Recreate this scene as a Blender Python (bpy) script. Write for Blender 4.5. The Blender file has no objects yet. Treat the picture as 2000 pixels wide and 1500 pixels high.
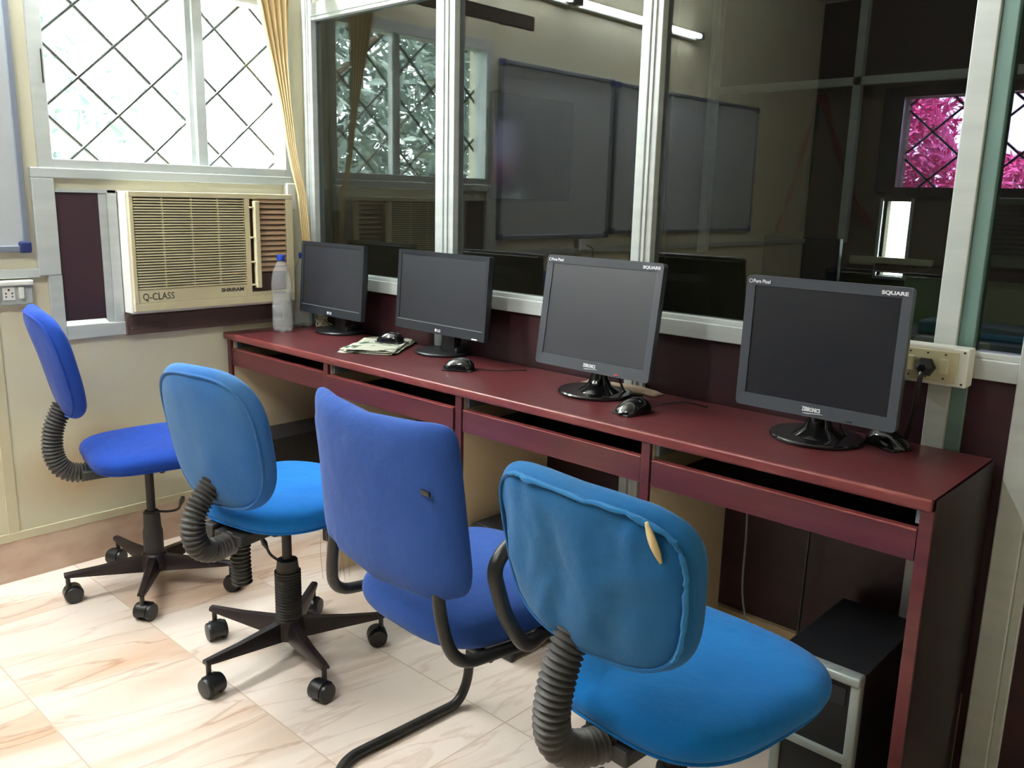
import bpy, bmesh, math, random
from mathutils import Vector, Matrix, noise
R = math.radians
scene = bpy.context.scene
col = scene.collection
random.seed(7)

# ---------------------------------------------------------------- camera, sky, exposure
cam_data = bpy.data.cameras.new('camera'); cam = bpy.data.objects.new('camera', cam_data); col.objects.link(cam)
RW = Matrix(((0.72967435, 0.16079325, -0.66462085), (0.68338166, -0.13769586, 0.71695841), (0.02376654, -0.97733586, -0.21035629)))
cm = Matrix(((RW[0][0], -RW[0][1], -RW[0][2], 0), (RW[1][0], -RW[1][1], -RW[1][2], 0), (RW[2][0], -RW[2][1], -RW[2][2], 1.2825), (0, 0, 0, 1)))
cam.matrix_world = cm
cam_data.sensor_width = 36; cam_data.lens = 36 * 1682.44 / 2000; cam_data.clip_start = .02
scene.camera = cam
scene.view_settings.view_transform = 'Standard'; scene.view_settings.look = 'None'
scene.view_settings.gamma = 1; scene.view_settings.use_curve_mapping = False
scene.view_settings.exposure = 0.88
SKY = 15.0
w = bpy.data.worlds.new('sky'); scene.world = w; w.use_nodes = True
nt = w.node_tree; bg = nt.nodes['Background']
tc = nt.nodes.new('ShaderNodeTexCoord'); sep = nt.nodes.new('ShaderNodeSeparateXYZ'); ramp = nt.nodes.new('ShaderNodeValToRGB')
nt.links.new(tc.outputs['Generated'], sep.inputs[0]); nt.links.new(sep.outputs['Z'], ramp.inputs[0])
ramp.color_ramp.elements[0].position = .0; ramp.color_ramp.elements[0].color = (.80, .95, .95, 1)
ramp.color_ramp.elements[1].position = .7; ramp.color_ramp.elements[1].color = (.86, .96, 1, 1)
nt.links.new(ramp.outputs[0], bg.inputs[0]); bg.inputs[1].default_value = SKY
TUBE = 190.0
sun_d = bpy.data.lights.new('sun', 'SUN'); sun = bpy.data.objects.new('sun', sun_d); col.objects.link(sun)
sun_d.energy = 40; sun_d.angle = R(3); sun_d.color = (1, .97, .9)
sun.rotation_euler = Vector((.1, .33, -.94)).to_track_quat('-Z', 'Y').to_euler()
try:
    scene.cycles.max_bounces = 10; scene.cycles.transparent_max_bounces = 16
    scene.cycles.use_denoising = True
except Exception: pass

X, Y, D = -3.008, 2.012, .762       # window wall plane, partition plane, desk height
CEIL = 2.75

# ---------------------------------------------------------------- materials
def lin(c):
    c = c / 255
    return c / 12.92 if c <= .04045 else ((c + .055) / 1.055) ** 2.4
def rgb(c): return (lin(c[0]), lin(c[1]), lin(c[2]), 1)
MATS = {}
def mat(name, c, rough=.5, metal=0, spec=.5, c2=None, scale=(6, 6, 6), detail=4, lo=.35, hi=.65, bump=0, bscale=60, coat=0, transm=0):
    if name in MATS: return MATS[name]
    m = bpy.data.materials.new(name); m.use_nodes = True; n = m.node_tree.nodes; l = m.node_tree.links
    b = n['Principled BSDF']; b.inputs['Base Color'].default_value = rgb(c)
    b.inputs['Roughness'].default_value = rough; b.inputs['Metallic'].default_value = metal
    b.inputs['Specular IOR Level'].default_value = spec; b.inputs['Coat Weight'].default_value = coat; b.inputs['Coat Roughness'].default_value = .12
    t = n.new('ShaderNodeTexCoord')
    if c2:
        mp = n.new('ShaderNodeMapping'); mp.inputs['Scale'].default_value = scale; l.new(t.outputs['Object'], mp.inputs[0])
        ns = n.new('ShaderNodeTexNoise'); ns.inputs['Scale'].default_value = 1; ns.inputs['Detail'].default_value = detail; l.new(mp.outputs[0], ns.inputs[0])
        r = n.new('ShaderNodeValToRGB'); r.color_ramp.elements[0].position = lo; r.color_ramp.elements[1].position = hi
        r.color_ramp.elements[0].color = rgb(c); r.color_ramp.elements[1].color = rgb(c2)
        l.new(ns.outputs['Fac'], r.inputs[0]); l.new(r.outputs[0], b.inputs['Base Color'])
    if bump:
        n2 = n.new('ShaderNodeTexNoise'); n2.inputs['Scale'].default_value = bscale; l.new(t.outputs['Object'], n2.inputs[0])
        bp = n.new('ShaderNodeBump'); bp.inputs['Strength'].default_value = bump; bp.inputs['Distance'].default_value = .002
        l.new(n2.outputs['Fac'], bp.inputs['Height']); l.new(bp.outputs[0], b.inputs['Normal'])
    MATS[name] = m; return m
M = {}
M['wall'] = mat('cream_laminate', (206, 200, 170), .55, c2=(190, 182, 152), scale=(1.5, 1.5, 1.5), lo=.3, hi=.8)
M['wall_white'] = mat('white_paint', (205, 203, 194), .6)
M['alu'] = mat('aluminium', (196, 202, 198), .40, metal=.15, c2=(186, 193, 190), scale=(3, 3, 30))
M['alu_dull'] = mat('aluminium_dull', (150, 158, 158), .42, metal=.35)
M['alu_teal'] = mat('teal_tinted_aluminium', (112, 142, 136), .4, metal=.2)
M['steel'] = mat('bright_metal', (200, 200, 200), .25, metal=.9)
M['maroon_panel'] = mat('maroon_panel', (54, 21, 27), .45, c2=(40, 15, 21), scale=(2, 2, 12))
M['dark_panel'] = mat('dark_panel', (62, 40, 48), .4, c2=(50, 34, 44), scale=(2, 2, 3))
M['brown_board'] = mat('brown_board', (86, 66, 60), .6, c2=(74, 56, 52), scale=(3, 3, 20))
M['beige'] = mat('beige_laminate', (222, 202, 168), .6, c2=(212, 190, 156), scale=(2, 2, 2))
M['kerb'] = mat('beige_kerb', (182, 158, 118), .5, c2=(168, 144, 108), scale=(5, 5, 5))
M['black'] = mat('black_plastic', (22, 23, 25), .35)
M['black_gloss'] = mat('black_gloss', (14, 14, 16), .12, spec=.6)
M['black_rub'] = mat('black_rubber', (40, 39, 38), .6, c2=(56, 54, 50), scale=(9, 9, 9))
M['grey_rub'] = mat('dusty_bellows', (70, 68, 66), .55, c2=(48, 47, 46), scale=(9, 9, 5))
M['dark_metal'] = mat('dark_brown_metal', (44, 34, 36), .38, metal=.3, c2=(30, 26, 28), scale=(12, 12, 12))
M['blk_metal'] = mat('black_metal_tube', (34, 34, 32), .42, metal=.2, c2=(46, 44, 40), scale=(14, 14, 14), lo=.5)
M['bezel'] = mat('charcoal_bezel', (56, 60, 66), .38)
M['bezel_lg'] = mat('dark_bezel', (38, 41, 46), .35)
M['screen'] = mat('screen_glass', (34, 36, 42), .42, spec=.6)
M['screen_dark'] = mat('screen_glass_dark', (12, 13, 20), .36, spec=.5)
M['white_ink'] = mat('white_lettering', (215, 218, 222), .5)
M['dark_ink'] = mat('dark_lettering', (60, 58, 50), .5)
M['red_ink'] = mat('red_mark', (190, 40, 60), .5)
M['ac_cream'] = mat('cream_plastic', (214, 206, 168), .5, c2=(204, 194, 156), scale=(5, 5, 5))
M['ac_white'] = mat('worn_white_metal', (226, 224, 216), .5, c2=(150, 120, 104), scale=(10, 10, 4), lo=.62, hi=.78)
M['ac_back'] = mat('grille_back', (78, 82, 72), .7)
M['ac_louvre'] = mat('brown_louvre', (176, 146, 116), .5)
M['ac_dark'] = mat('louvre_dark', (70, 52, 42), .7)
M['white_pl'] = mat('white_plastic', (222, 224, 216), .35)
M['yellow_pl'] = mat('yellowed_plastic', (205, 202, 170), .4)
M['sw_grey'] = mat('plate_grey', (168, 176, 172), .4)
M['board'] = mat('whiteboard_surface', (180, 186, 188), .22, spec=.6)
M['board_frame'] = mat('board_frame', (122, 130, 142), .4, metal=.2)
M['blue_corner'] = mat('navy_corner', (28, 40, 92), .45)
M['curtain'] = mat('yellow_cloth', (222, 200, 150), .85, c2=(206, 180, 128), scale=(30, 30, 1.2), bump=.2)
M['blue_cap'] = mat('blue_cap', (28, 60, 160), .4)
M['bellows_edge'] = M['grey_rub']
M['paper'] = mat('newsprint', (214, 214, 202), .8)
M['cloth_beige'] = mat('beige_rag', (170, 150, 128), .9, c2=(140, 118, 98), scale=(20, 20, 20))
M['foam'] = mat('torn_foam', (196, 176, 130), .9)
M['silver'] = mat('silver_plastic', (150, 160, 158), .35, metal=.35)
M['cpu_black'] = mat('computer_black', (24, 25, 28), .4, c2=(30, 31, 34), scale=(4, 4, 4))
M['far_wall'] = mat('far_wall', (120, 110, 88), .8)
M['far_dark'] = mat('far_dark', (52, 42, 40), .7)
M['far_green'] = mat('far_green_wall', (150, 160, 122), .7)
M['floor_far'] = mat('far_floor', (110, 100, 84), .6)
M['red_cloth'] = mat('red_cloth', (110, 38, 26), .85)
M['green_cloth'] = mat('green_cloth', (40, 70, 60), .85)
M['trunk'] = mat('bark', (90, 76, 60), .9)
M['leaf'] = mat('green_leaf', (116, 130, 126), .7, c2=(150, 166, 160), scale=(3, 3, 3))
M['pink_leaf'] = mat('pink_leaf', (222, 84, 150), .7, c2=(236, 130, 185), scale=(2.5, 2.5, 2.5))
M['ceiling'] = mat('ceiling_paint', (206, 204, 196), .7)
M['red'] = mat('red_board', (140, 40, 40), .6)

def wood(name, c, c2, rough=.28):
    m = mat(name, c, rough, c2=c2, scale=(2.2, 38, 38), detail=5, lo=.3, hi=.75, spec=.5); return m
M['desk'] = wood('maroon_laminate', (90, 40, 43), (72, 29, 33), .30)
M['desk_edge'] = mat('maroon_edge_band', (112, 50, 50), .32, c2=(142, 84, 76), scale=(9, 60, 60), lo=.55, hi=.8)

def fabric(name, c, c2, sc=(5, 5, 2.6), lo=.3, hi=.7):
    if name in MATS: return MATS[name]
    m = mat(name, c, .92, spec=.15, c2=c2, scale=sc, lo=lo, hi=hi, detail=6)
    n = m.node_tree.nodes; l = m.node_tree.links; b = n['Principled BSDF']
    b.inputs['Sheen Weight'].default_value = .08; b.inputs['Sheen Roughness'].default_value = .5
    t = [x for x in n if x.type == 'TEX_COORD'][0]
    a = n.new('ShaderNodeTexNoise'); a.inputs['Scale'].default_value = 700; a.inputs['Detail'].default_value = 1
    d = n.new('ShaderNodeTexNoise'); d.inputs['Scale'].default_value = 14; d.inputs['Detail'].default_value = 5
    l.new(t.outputs['Object'], a.inputs[0]); l.new(t.outputs['Object'], d.inputs[0])
    b1 = n.new('ShaderNodeBump'); b1.inputs['Strength'].default_value = .35; b1.inputs['Distance'].default_value = .0008
    b2 = n.new('ShaderNodeBump'); b2.inputs['Strength'].default_value = .5; b2.inputs['Distance'].default_value = .012
    l.new(a.outputs['Fac'], b1.inputs['Height']); l.new(d.outputs['Fac'], b2.inputs['Height']); l.new(b1.outputs[0], b2.inputs['Normal']); l.new(b2.outputs[0], b.inputs['Normal'])
    return m
M['blue_a'] = fabric('royal_blue_fabric', (24, 64, 152), (20, 52, 134))
M['blue_b'] = fabric('faded_denim_blue_fabric', (34, 92, 160), (66, 108, 150))
M['blue_bs'] = fabric('bright_blue_seat_fabric', (18, 112, 190), (12, 94, 172))
M['blue_seam'] = fabric('seam_blue_fabric', (34, 104, 158), (50, 110, 156))
M['blue_c'] = fabric('cornflower_blue_fabric', (42, 76, 144), (34, 66, 132))
M['blue_d'] = fabric('worn_teal_blue_fabric', (14, 86, 142), (38, 88, 128))
M['blue_ds'] = fabric('azure_seat_fabric', (8, 100, 164), (6, 86, 150))

def glass_mat(name, tint, refl, f_boost=1.0, rough=0.0, rcol=(1, 1, 1)):
    m = bpy.data.materials.new(name); m.use_nodes = True; n = m.node_tree.nodes; l = m.node_tree.links
    n.clear(); o = n.new('ShaderNodeOutputMaterial'); tr = n.new('ShaderNodeBsdfTransparent'); tr.inputs[0].default_value = (*tint, 1)
    g = n.new('ShaderNodeBsdfGlossy'); g.inputs['Roughness'].default_value = rough; g.inputs['Color'].default_value = (*rcol, 1)
    lw = n.new('ShaderNodeLayerWeight'); lw.inputs[0].default_value = .5; pw = n.new('ShaderNodeMath'); pw.operation = 'POWER'; pw.inputs[1].default_value = 5; l.new(lw.outputs['Facing'], pw.inputs[0])
    fr = n.new('ShaderNodeMath'); fr.operation = 'MULTIPLY_ADD'; fr.inputs[1].default_value = .96; fr.inputs[2].default_value = .04; l.new(pw.outputs[0], fr.inputs[0])
    ma = n.new('ShaderNodeMath'); ma.operation = 'MULTIPLY_ADD'; ma.inputs[1].default_value = f_boost; ma.inputs[2].default_value = refl; ma.use_clamp = True
    mx = n.new('ShaderNodeMixShader'); l.new(fr.outputs[0], ma.inputs[0]); l.new(ma.outputs[0], mx.inputs[0])
    l.new(tr.outputs[0], mx.inputs[1]); l.new(g.outputs[0], mx.inputs[2]); l.new(mx.outputs[0], o.inputs[0])
    MATS[name] = m; return m
M['glass_part'] = glass_mat('tinted_partition_glass', (.56, .60, .58), .030, .8)
M['glass_clear'] = glass_mat('clear_glass', (.97, .985, .98), .0, .8)
M['glass_lav'] = glass_mat('lavender_glass', (.42, .36, .47), .0, .6)

def pet_mat(name, tint, dif):
    m = bpy.data.materials.new(name); m.use_nodes = True; n = m.node_tree.nodes; l = m.node_tree.links
    n.clear(); o = n.new('ShaderNodeOutputMaterial'); tr = n.new('ShaderNodeBsdfTransparent'); tr.inputs[0].default_value = (*tint, 1)
    g = n.new('ShaderNodeBsdfGlossy'); g.inputs['Roughness'].default_value = .06
    lw0 = n.new('ShaderNodeLayerWeight'); lw0.inputs[0].default_value = .5; lw = n.new('ShaderNodeMath'); lw.operation = 'POWER'; lw.inputs[1].default_value = 3; l.new(lw0.outputs['Facing'], lw.inputs[0])
    df = n.new('ShaderNodeBsdfDiffuse'); df.inputs[0].default_value = (.85, .87, .86, 1)
    m1 = n.new('ShaderNodeMixShader'); m1.inputs[0].default_value = dif; m2 = n.new('ShaderNodeMixShader')
    l.new(tr.outputs[0], m1.inputs[1]); l.new(df.outputs[0], m1.inputs[2]); l.new(lw.outputs[0], m2.inputs[0])
    l.new(m1.outputs[0], m2.inputs[1]); l.new(g.outputs[0], m2.inputs[2]); l.new(m2.outputs[0], o.inputs[0]); MATS[name] = m; return m
M['pet'] = pet_mat('clear_bottle_plastic', (.97, .98, .98), .15)
M['water'] = pet_mat('bottle_water', (.95, .97, .97), .12)

def emis(name, c, s):
    m = bpy.data.materials.new(name); m.use_nodes = True; n = m.node_tree.nodes; l = m.node_tree.links; n.clear()
    o = n.new('ShaderNodeOutputMaterial'); e = n.new('ShaderNodeEmission'); e.inputs[0].default_value = (*c, 1); e.inputs[1].default_value = s
    l.new(e.outputs[0], o.inputs[0]); MATS[name] = m; return m
M['tube'] = emis('lit_tube', (.94, .98, 1), TUBE); M['tube_ceiling'] = emis('ceiling_tube_light', (.95, .98, 1), 185); M['tube_fill'] = emis('fill_tube', (1, .97, .9), 22)

def floor_mat():
    m = bpy.data.materials.new('marbled_floor_tile'); m.use_nodes = True; n = m.node_tree.nodes; l = m.node_tree.links; b = n['Principled BSDF']
    t = n.new('ShaderNodeTexCoord')
    # tile id / joints
    br = n.new('ShaderNodeTexBrick'); mp = n.new('ShaderNodeMapping'); mp.inputs['Location'].default_value = (1.31, -.626 + .396 * 10, 0)
    br.offset = 0; br.inputs['Scale'].default_value = 1; br.inputs['Mortar Size'].default_value = .0022; br.inputs['Brick Width'].default_value = 1.4; br.inputs['Row Height'].default_value = .396
    br.inputs['Color1'].default_value = (0, 0, 0, 1); br.inputs['Color2'].default_value = (1, 1, 1, 1); br.inputs['Mortar Smooth'].default_value = .3
    l.new(t.outputs['Object'], mp.inputs[0]); l.new(mp.outputs[0], br.inputs[0])
    off = n.new('ShaderNodeVectorMath'); off.operation = 'SCALE'; off.inputs['Scale'].default_value = 3.7; l.new(br.outputs['Color'], off.inputs[0])
    add = n.new('ShaderNodeVectorMath'); l.new(off.outputs[0], add.inputs[1])
    rot = n.new('ShaderNodeMapping'); rot.inputs['Rotation'].default_value = (0, 0, R(-80)); l.new(t.outputs['Object'], rot.inputs[0])
    rot2 = n.new('ShaderNodeMapping'); rot2.inputs['Scale'].default_value = (1.6, 7.5, 1); l.new(rot.outputs[0], rot2.inputs[0]); l.new(rot2.outputs[0], add.inputs[0])
    n1 = n.new('ShaderNodeTexNoise'); n1.inputs['Scale'].default_value = 1.0; n1.inputs['Detail'].default_value = 7; n1.inputs['Distortion'].default_value = .8; l.new(add.outputs[0], n1.inputs[0])
    # vein: narrow band around .5
    s = n.new('ShaderNodeMath'); s.operation = 'SUBTRACT'; s.inputs[1].default_value = .5; l.new(n1.outputs['Fac'], s.inputs[0])
    a = n.new('ShaderNodeMath'); a.operation = 'ABSOLUTE'; l.new(s.outputs[0], a.inputs[0])
    r1 = n.new('ShaderNodeValToRGB'); r1.color_ramp.elements[0].position = 0; r1.color_ramp.elements[0].color = (1, 1, 1, 1); r1.color_ramp.elements[1].position = .028; r1.color_ramp.elements[1].color = (0, 0, 0, 1); l.new(a.outputs[0], r1.inputs[0])
    n2 = n.new('ShaderNodeTexNoise'); n2.inputs['Scale'].default_value = .55; n2.inputs['Detail'].default_value = 5; n2.inputs['Distortion'].default_value = .5; l.new(add.outputs[0], n2.inputs[0])
    r2 = n.new('ShaderNodeValToRGB'); r2.color_ramp.elements[0].position = .48; r2.color_ramp.elements[0].color = (0, 0, 0, 1); r2.color_ramp.elements[1].position = .72; r2.color_ramp.elements[1].color = (1, 1, 1, 1); l.new(n2.outputs['Fac'], r2.inputs[0])
    base = n.new('ShaderNodeMixRGB'); base.inputs[1].default_value = rgb((232, 218, 204)); base.inputs[2].default_value = rgb((198, 162, 132)); l.new(r2.outputs[0], base.inputs[0])
    mv = n.new('ShaderNodeMath'); mv.operation = 'MULTIPLY_ADD'; mv.inputs[1].default_value = .6; mv.inputs[2].default_value = .28; l.new(r2.outputs[0], mv.inputs[0])
    mw = n.new('ShaderNodeMath'); mw.operation = 'MULTIPLY'; l.new(mv.outputs[0], mw.inputs[0]); l.new(r1.outputs[0], mw.inputs[1])
    vein = n.new('ShaderNodeMixRGB'); vein.inputs[2].default_value = rgb((168, 128, 100)); l.new(mw.outputs[0], vein.inputs[0]); l.new(base.outputs[0], vein.inputs[1])
    jt = n.new('ShaderNodeMixRGB'); jt.inputs[2].default_value = rgb((198, 180, 160)); l.new(br.outputs['Fac'], jt.inputs[0]); l.new(vein.outputs[0], jt.inputs[1])
    l.new(jt.outputs[0], b.inputs['Base Color']); b.inputs['Roughness'].default_value = .34; b.inputs['Specular IOR Level'].default_value = .4
    MATS[m.name] = m; return m
M['floor'] = floor_mat()
M['tile'] = mat('pink_marble_skirting', (206, 184, 164), .4, c2=(176, 146, 126), scale=(3, 6, 12), lo=.4, hi=.75, detail=7)

def wall_mat():
    m = mat('stained_cream_laminate', (214, 210, 184), .5)
    n = m.node_tree.nodes; l = m.node_tree.links; b = n['Principled BSDF']; t = [x for x in n if x.type == 'TEX_COORD'][0]
    ns = n.new('ShaderNodeTexNoise'); ns.inputs['Scale'].default_value = 3.2; ns.inputs['Detail'].default_value = 5; l.new(t.outputs['Object'], ns.inputs[0])
    r = n.new('ShaderNodeValToRGB'); r.color_ramp.elements[0].position = .52; r.color_ramp.elements[0].color = (0, 0, 0, 1); r.color_ramp.elements[1].position = .75; r.color_ramp.elements[1].color = (1, 1, 1, 1); l.new(ns.outputs['Fac'], r.inputs[0])
    # grime patch where chairs rub: two blobs
    def blob(y, z, ry, rz):
        v = n.new('ShaderNodeMapping'); v.inputs['Location'].default_value = (0, -y / ry, -z / rz); v.inputs['Scale'].default_value = (0, 1 / ry, 1 / rz); l.new(t.outputs['Object'], v.inputs[0])
        le = n.new('ShaderNodeVectorMath'); le.operation = 'LENGTH'; l.new(v.outputs[0], le.inputs[0])
        mr = n.new('ShaderNodeMapRange'); mr.inputs[1].default_value = .2; mr.inputs[2].default_value = 1; mr.inputs[3].default_value = 1; mr.inputs[4].default_value = 0; l.new(le.outputs['Value'], mr.inputs[0]); return mr.outputs[0]
    s = n.new('ShaderNodeMath'); s.operation = 'MAXIMUM'; l.new(blob(1.12, .33, .30, .16), s.inputs[0]); l.new(blob(.62, .45, .22, .45), s.inputs[1])
    mu = n.new('ShaderNodeMath'); mu.operation = 'MULTIPLY'; mu.inputs[1].default_value = 1.5
    ad = n.new('ShaderNodeMath'); ad.operation = 'MULTIPLY_ADD'; l.new(ns.outputs['Fac'], ad.inputs[0]); l.new(s.outputs[0], ad.inputs[1]); ad.inputs[2].default_value = 0
    l.new(ad.outputs[0], mu.inputs[0])
    a2 = n.new('ShaderNodeMath'); a2.operation = 'MULTIPLY_ADD'; a2.inputs[1].default_value = .22; l.new(r.outputs[0], a2.inputs[0]); l.new(mu.outputs[0], a2.inputs[2]); a2.use_clamp = True
    mx = n.new('ShaderNodeMixRGB'); mx.inputs[1].default_value = rgb((212, 208, 182)); mx.inputs[2].default_value = rgb((176, 140, 92)); l.new(a2.outputs[0], mx.inputs[0]); l.new(mx.outputs[0], b.inputs['Base Color'])
    return m
M['wall_st'] = wall_mat()

def news_mat():
    m = mat('printed_newspaper', (214, 214, 202), .8); n = m.node_tree.nodes; l = m.node_tree.links; b = n['Principled BSDF']; t = [x for x in n if x.type == 'TEX_COORD'][0]
    br = n.new('ShaderNodeTexBrick'); br.inputs['Scale'].default_value = 1; br.inputs['Brick Width'].default_value = .05; br.inputs['Row Height'].default_value = .006; br.inputs['Mortar Size'].default_value = .0016
    br.inputs['Color1'].default_value = rgb((180, 180, 172)); br.inputs['Color2'].default_value = rgb((206, 206, 196)); br.inputs['Mortar'].default_value = rgb((222, 222, 210)); l.new(t.outputs['Object'], br.inputs[0])
    v = n.new('ShaderNodeTexNoise'); v.inputs['Scale'].default_value = 13; v.inputs['Detail'].default_value = 3; l.new(t.outputs['Object'], v.inputs[0])
    r = n.new('ShaderNodeValToRGB'); r.color_ramp.interpolation = 'CONSTANT'; e = r.color_ramp.elements; e[0].position = 0; e[0].color = rgb((70, 74, 74)); e[1].position = .36; e[1].color = rgb((104, 136, 112))
    x = e.new(.42); x.color = rgb((220, 220, 210)); x = e.new(.66); x.color = rgb((128, 132, 130)); l.new(v.outputs['Fac'], r.inputs[0])
    mx = n.new('ShaderNodeMixRGB'); mx.blend_type = 'MULTIPLY'; mx.inputs[0].default_value = 1; l.new(br.outputs[0], mx.inputs[1]); l.new(r.outputs[0], mx.inputs[2]); l.new(mx.outputs[0], b.inputs['Base Color']); return m
M['news'] = news_mat()

# ---------------------------------------------------------------- mesh helpers
def BM(): return bmesh.new()
def box(bm, x0, x1, y0, y1, z0, z1, bev=0, seg=2):
    vs = [bm.verts.new((x, y, z)) for x in (x0, x1) for y in (y0, y1) for z in (z0, z1)]
    f = [(0, 1, 3, 2), (4, 6, 7, 5), (0, 4, 5, 1), (2, 3, 7, 6), (0, 2, 6, 4), (1, 5, 7, 3)]
    fs = [bm.faces.new([vs[i] for i in q]) for q in f]
    if bev:
        es = list({e for a in fs for e in a.edges}); bmesh.ops.bevel(bm, geom=es, offset=bev, segments=seg, affect='EDGES', profile=.5)
    return vs
def frames(pts, closed=False):
    T = []
    n = len(pts)
    for i in range(n):
        a = pts[i - 1] if (i > 0 or closed) else pts[i]; b = pts[(i + 1) % n] if (i < n - 1 or closed) else pts[i]
        T.append((b - a).normalized())
    up = Vector((0, 0, 1)) if abs(T[0].z) < .9 else Vector((1, 0, 0)); N = []
    p = (up - T[0] * up.dot(T[0])).normalized()
    for t in T:
        p = (p - t * p.dot(t))
        p = p.normalized() if p.length > 1e-6 else t.orthogonal().normalized()
        N.append((p, t.cross(p)))
    return N
def tube(bm, pts, r, n=12, cap=True, closed=False):
    pts = [Vector(p) for p in pts]; N = frames(pts, closed); rings = []
    for i, p in enumerate(pts):
        rr = r[i] if isinstance(r, (list, tuple)) else r
        a, b = N[i]; rings.append([bm.verts.new(p + (a * math.cos(2 * math.pi * k / n) + b * math.sin(2 * math.pi * k / n)) * rr) for k in range(n)])
    m = len(rings)
    for i in range(m if closed else m - 1):
        A, B = rings[i], rings[(i + 1) % m]
        for k in range(n): bm.faces.new((A[k], A[(k + 1) % n], B[(k + 1) % n], B[k]))
    if cap and not closed: bm.faces.new(rings[0][::-1]); bm.faces.new(rings[-1])
def smooth_path(pts, rad=.03, seg=6):
    pts = [Vector(p) for p in pts]; out = [pts[0]]
    for i in range(1, len(pts) - 1):
        a, b, c = pts[i - 1], pts[i], pts[i + 1]; d1 = (a - b); d2 = (c - b); r = min(rad, d1.length * .49, d2.length * .49)
        p0 = b + d1.normalized() * r; p1 = b + d2.normalized() * r
        for k in range(seg + 1):
            t = k / seg; out.append(p0 * (1 - t) ** 2 + b * 2 * t * (1 - t) + p1 * t * t)
    out.append(pts[-1]); return out
def catmull(pts, seg=8):
    P = [Vector(p) for p in pts]; P = [P[0] * 2 - P[1]] + P + [P[-1] * 2 - P[-2]]; out = []
    for i in range(1, len(P) - 2):
        for k in range(seg):
            t = k / seg; a, b, c, d = P[i - 1:i + 3]
            out.append(.5 * ((2 * b) + (c - a) * t + (2 * a - 5 * b + 4 * c - d) * t * t + (3 * b - a - 3 * c + d) * t ** 3))
    out.append(P[-2]); return out
def lathe(bm, prof, c=(0, 0, 0), n=32, axis='z'):
    c = Vector(c); rings = []
    for r, z in prof:
        ring = []
        for k in range(n):
            a = 2 * math.pi * k / n
            v = {'z': Vector((r * math.cos(a), r * math.sin(a), z)), 'x': Vector((z, r * math.cos(a), r * math.sin(a))), 'y': Vector((r * math.cos(a), z, -r * math.sin(a)))}[axis]
            ring.append(bm.verts.new(c + v))
        rings.append(ring)
    for A, B in zip(rings, rings[1:]):
        for k in range(n): bm.faces.new((A[k], A[(k + 1) % n], B[(k + 1) % n], B[k]))
    bm.faces.new(rings[0][::-1]); bm.faces.new(rings[-1])
def xform(bm, mtx): bmesh.ops.transform(bm, matrix=mtx, verts=bm.verts)
def obj(name, bm, m, parent=None, smooth=False, loc=None, auto=None):
    bmesh.ops.recalc_face_normals(bm, faces=bm.faces)
    me = bpy.data.meshes.new(name); bm.to_mesh(me); bm.free(); me.materials.append(m)
    if smooth:
        for p in me.polygons: p.use_smooth = True
        if auto is None: auto = 40
        try: me.set_sharp_from_angle(angle=R(auto))
        except Exception: pass
    o = bpy.data.objects.new(name, me); col.objects.link(o)
    if parent: o.parent = parent
    if loc: o.location = loc
    return o
def thing(name, label, cat, loc=(0, 0, 0), rz=0, group=None):
    o = bpy.data.objects.new(name, None); o.empty_display_size = .05; col.objects.link(o); o.location = loc; o.rotation_euler = (0, 0, rz)
    o['label'] = label; o['category'] = cat
    if group: o['group'] = group
    return o
def tag(o, label, cat, group=None):
    o['label'] = label; o['category'] = cat
    if group: o['group'] = group
    return o
def struct(name, bm, m, parent=None, smooth=False):
    o = obj(name, bm, m, parent, smooth)
    if parent is None: o['kind'] = 'structure'
    return o
def sroot(name):
    o = bpy.data.objects.new(name, None); o.empty_display_size = .05; col.objects.link(o); o['kind'] = 'structure'; return o
def text(name, s, size, m, parent, mtx, ext=.0004, sx=1.0, bold=0):
    cu = bpy.data.curves.new('t', 'FONT'); cu.body = s; cu.size = size; cu.extrude = ext; cu.align_x = 'LEFT'; cu.offset = bold; cu.resolution_u = 3
    t = bpy.data.objects.new('t', cu); col.objects.link(t); bpy.context.view_layer.update()
    me = bpy.data.meshes.new_from_object(t.evaluated_get(bpy.context.evaluated_depsgraph_get())); bpy.data.objects.remove(t); bpy.data.curves.remove(cu)
    me.transform(mtx @ Matrix.Diagonal((sx, 1, 1, 1))); me.materials.clear(); me.materials.append(m)
    o = bpy.data.objects.new(name, me); col.objects.link(o); o.parent = parent; return o
def frame_mtx(origin, right, up):
    r = Vector(right).normalized(); u = Vector(up).normalized(); n = r.cross(u)
    return Matrix(((r.x, u.x, n.x, origin[0]), (r.y, u.y, n.y, origin[1]), (r.z, u.z, n.z, origin[2]), (0, 0, 0, 1)))

# ---------------------------------------------------------------- room shell
bm = BM(); box(bm, X - .12, 1.6, -2.5, Y, -.1, 0); struct('floor', bm, M['floor'])
bm = BM(); box(bm, X - .12, 1.6, -2.5, Y, CEIL, CEIL + .1); struct('ceiling', bm, M['ceiling'])
bm = BM(); box(bm, X - .12, 1.6, -2.6, -2.5, 0, CEIL); struct('wall_back', bm, mat('brown_back_wall', (64, 52, 46), .7))
bm = BM(); box(bm, 1.5, 1.6, -2.5, Y, 0, CEIL); struct('wall_right', bm, M['wall'])
# window wall with window hole (y 1.05..1.94, z 1.36..1.99), AC recess left solid
WY0, WY1, WZ0, WZ1 = 1.045, 1.93, 1.352, 1.985
bm = BM(); box(bm, X - .12, X, -2.5, WY0, 0, CEIL); box(bm, X - .12, X, WY0, WY1, 0, WZ0); box(bm, X - .12, X, WY0, WY1, WZ1, CEIL); box(bm, X - .12, X, WY1, Y, 0, CEIL)
struct('wall_left', bm, M['wall_st'])
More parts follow.
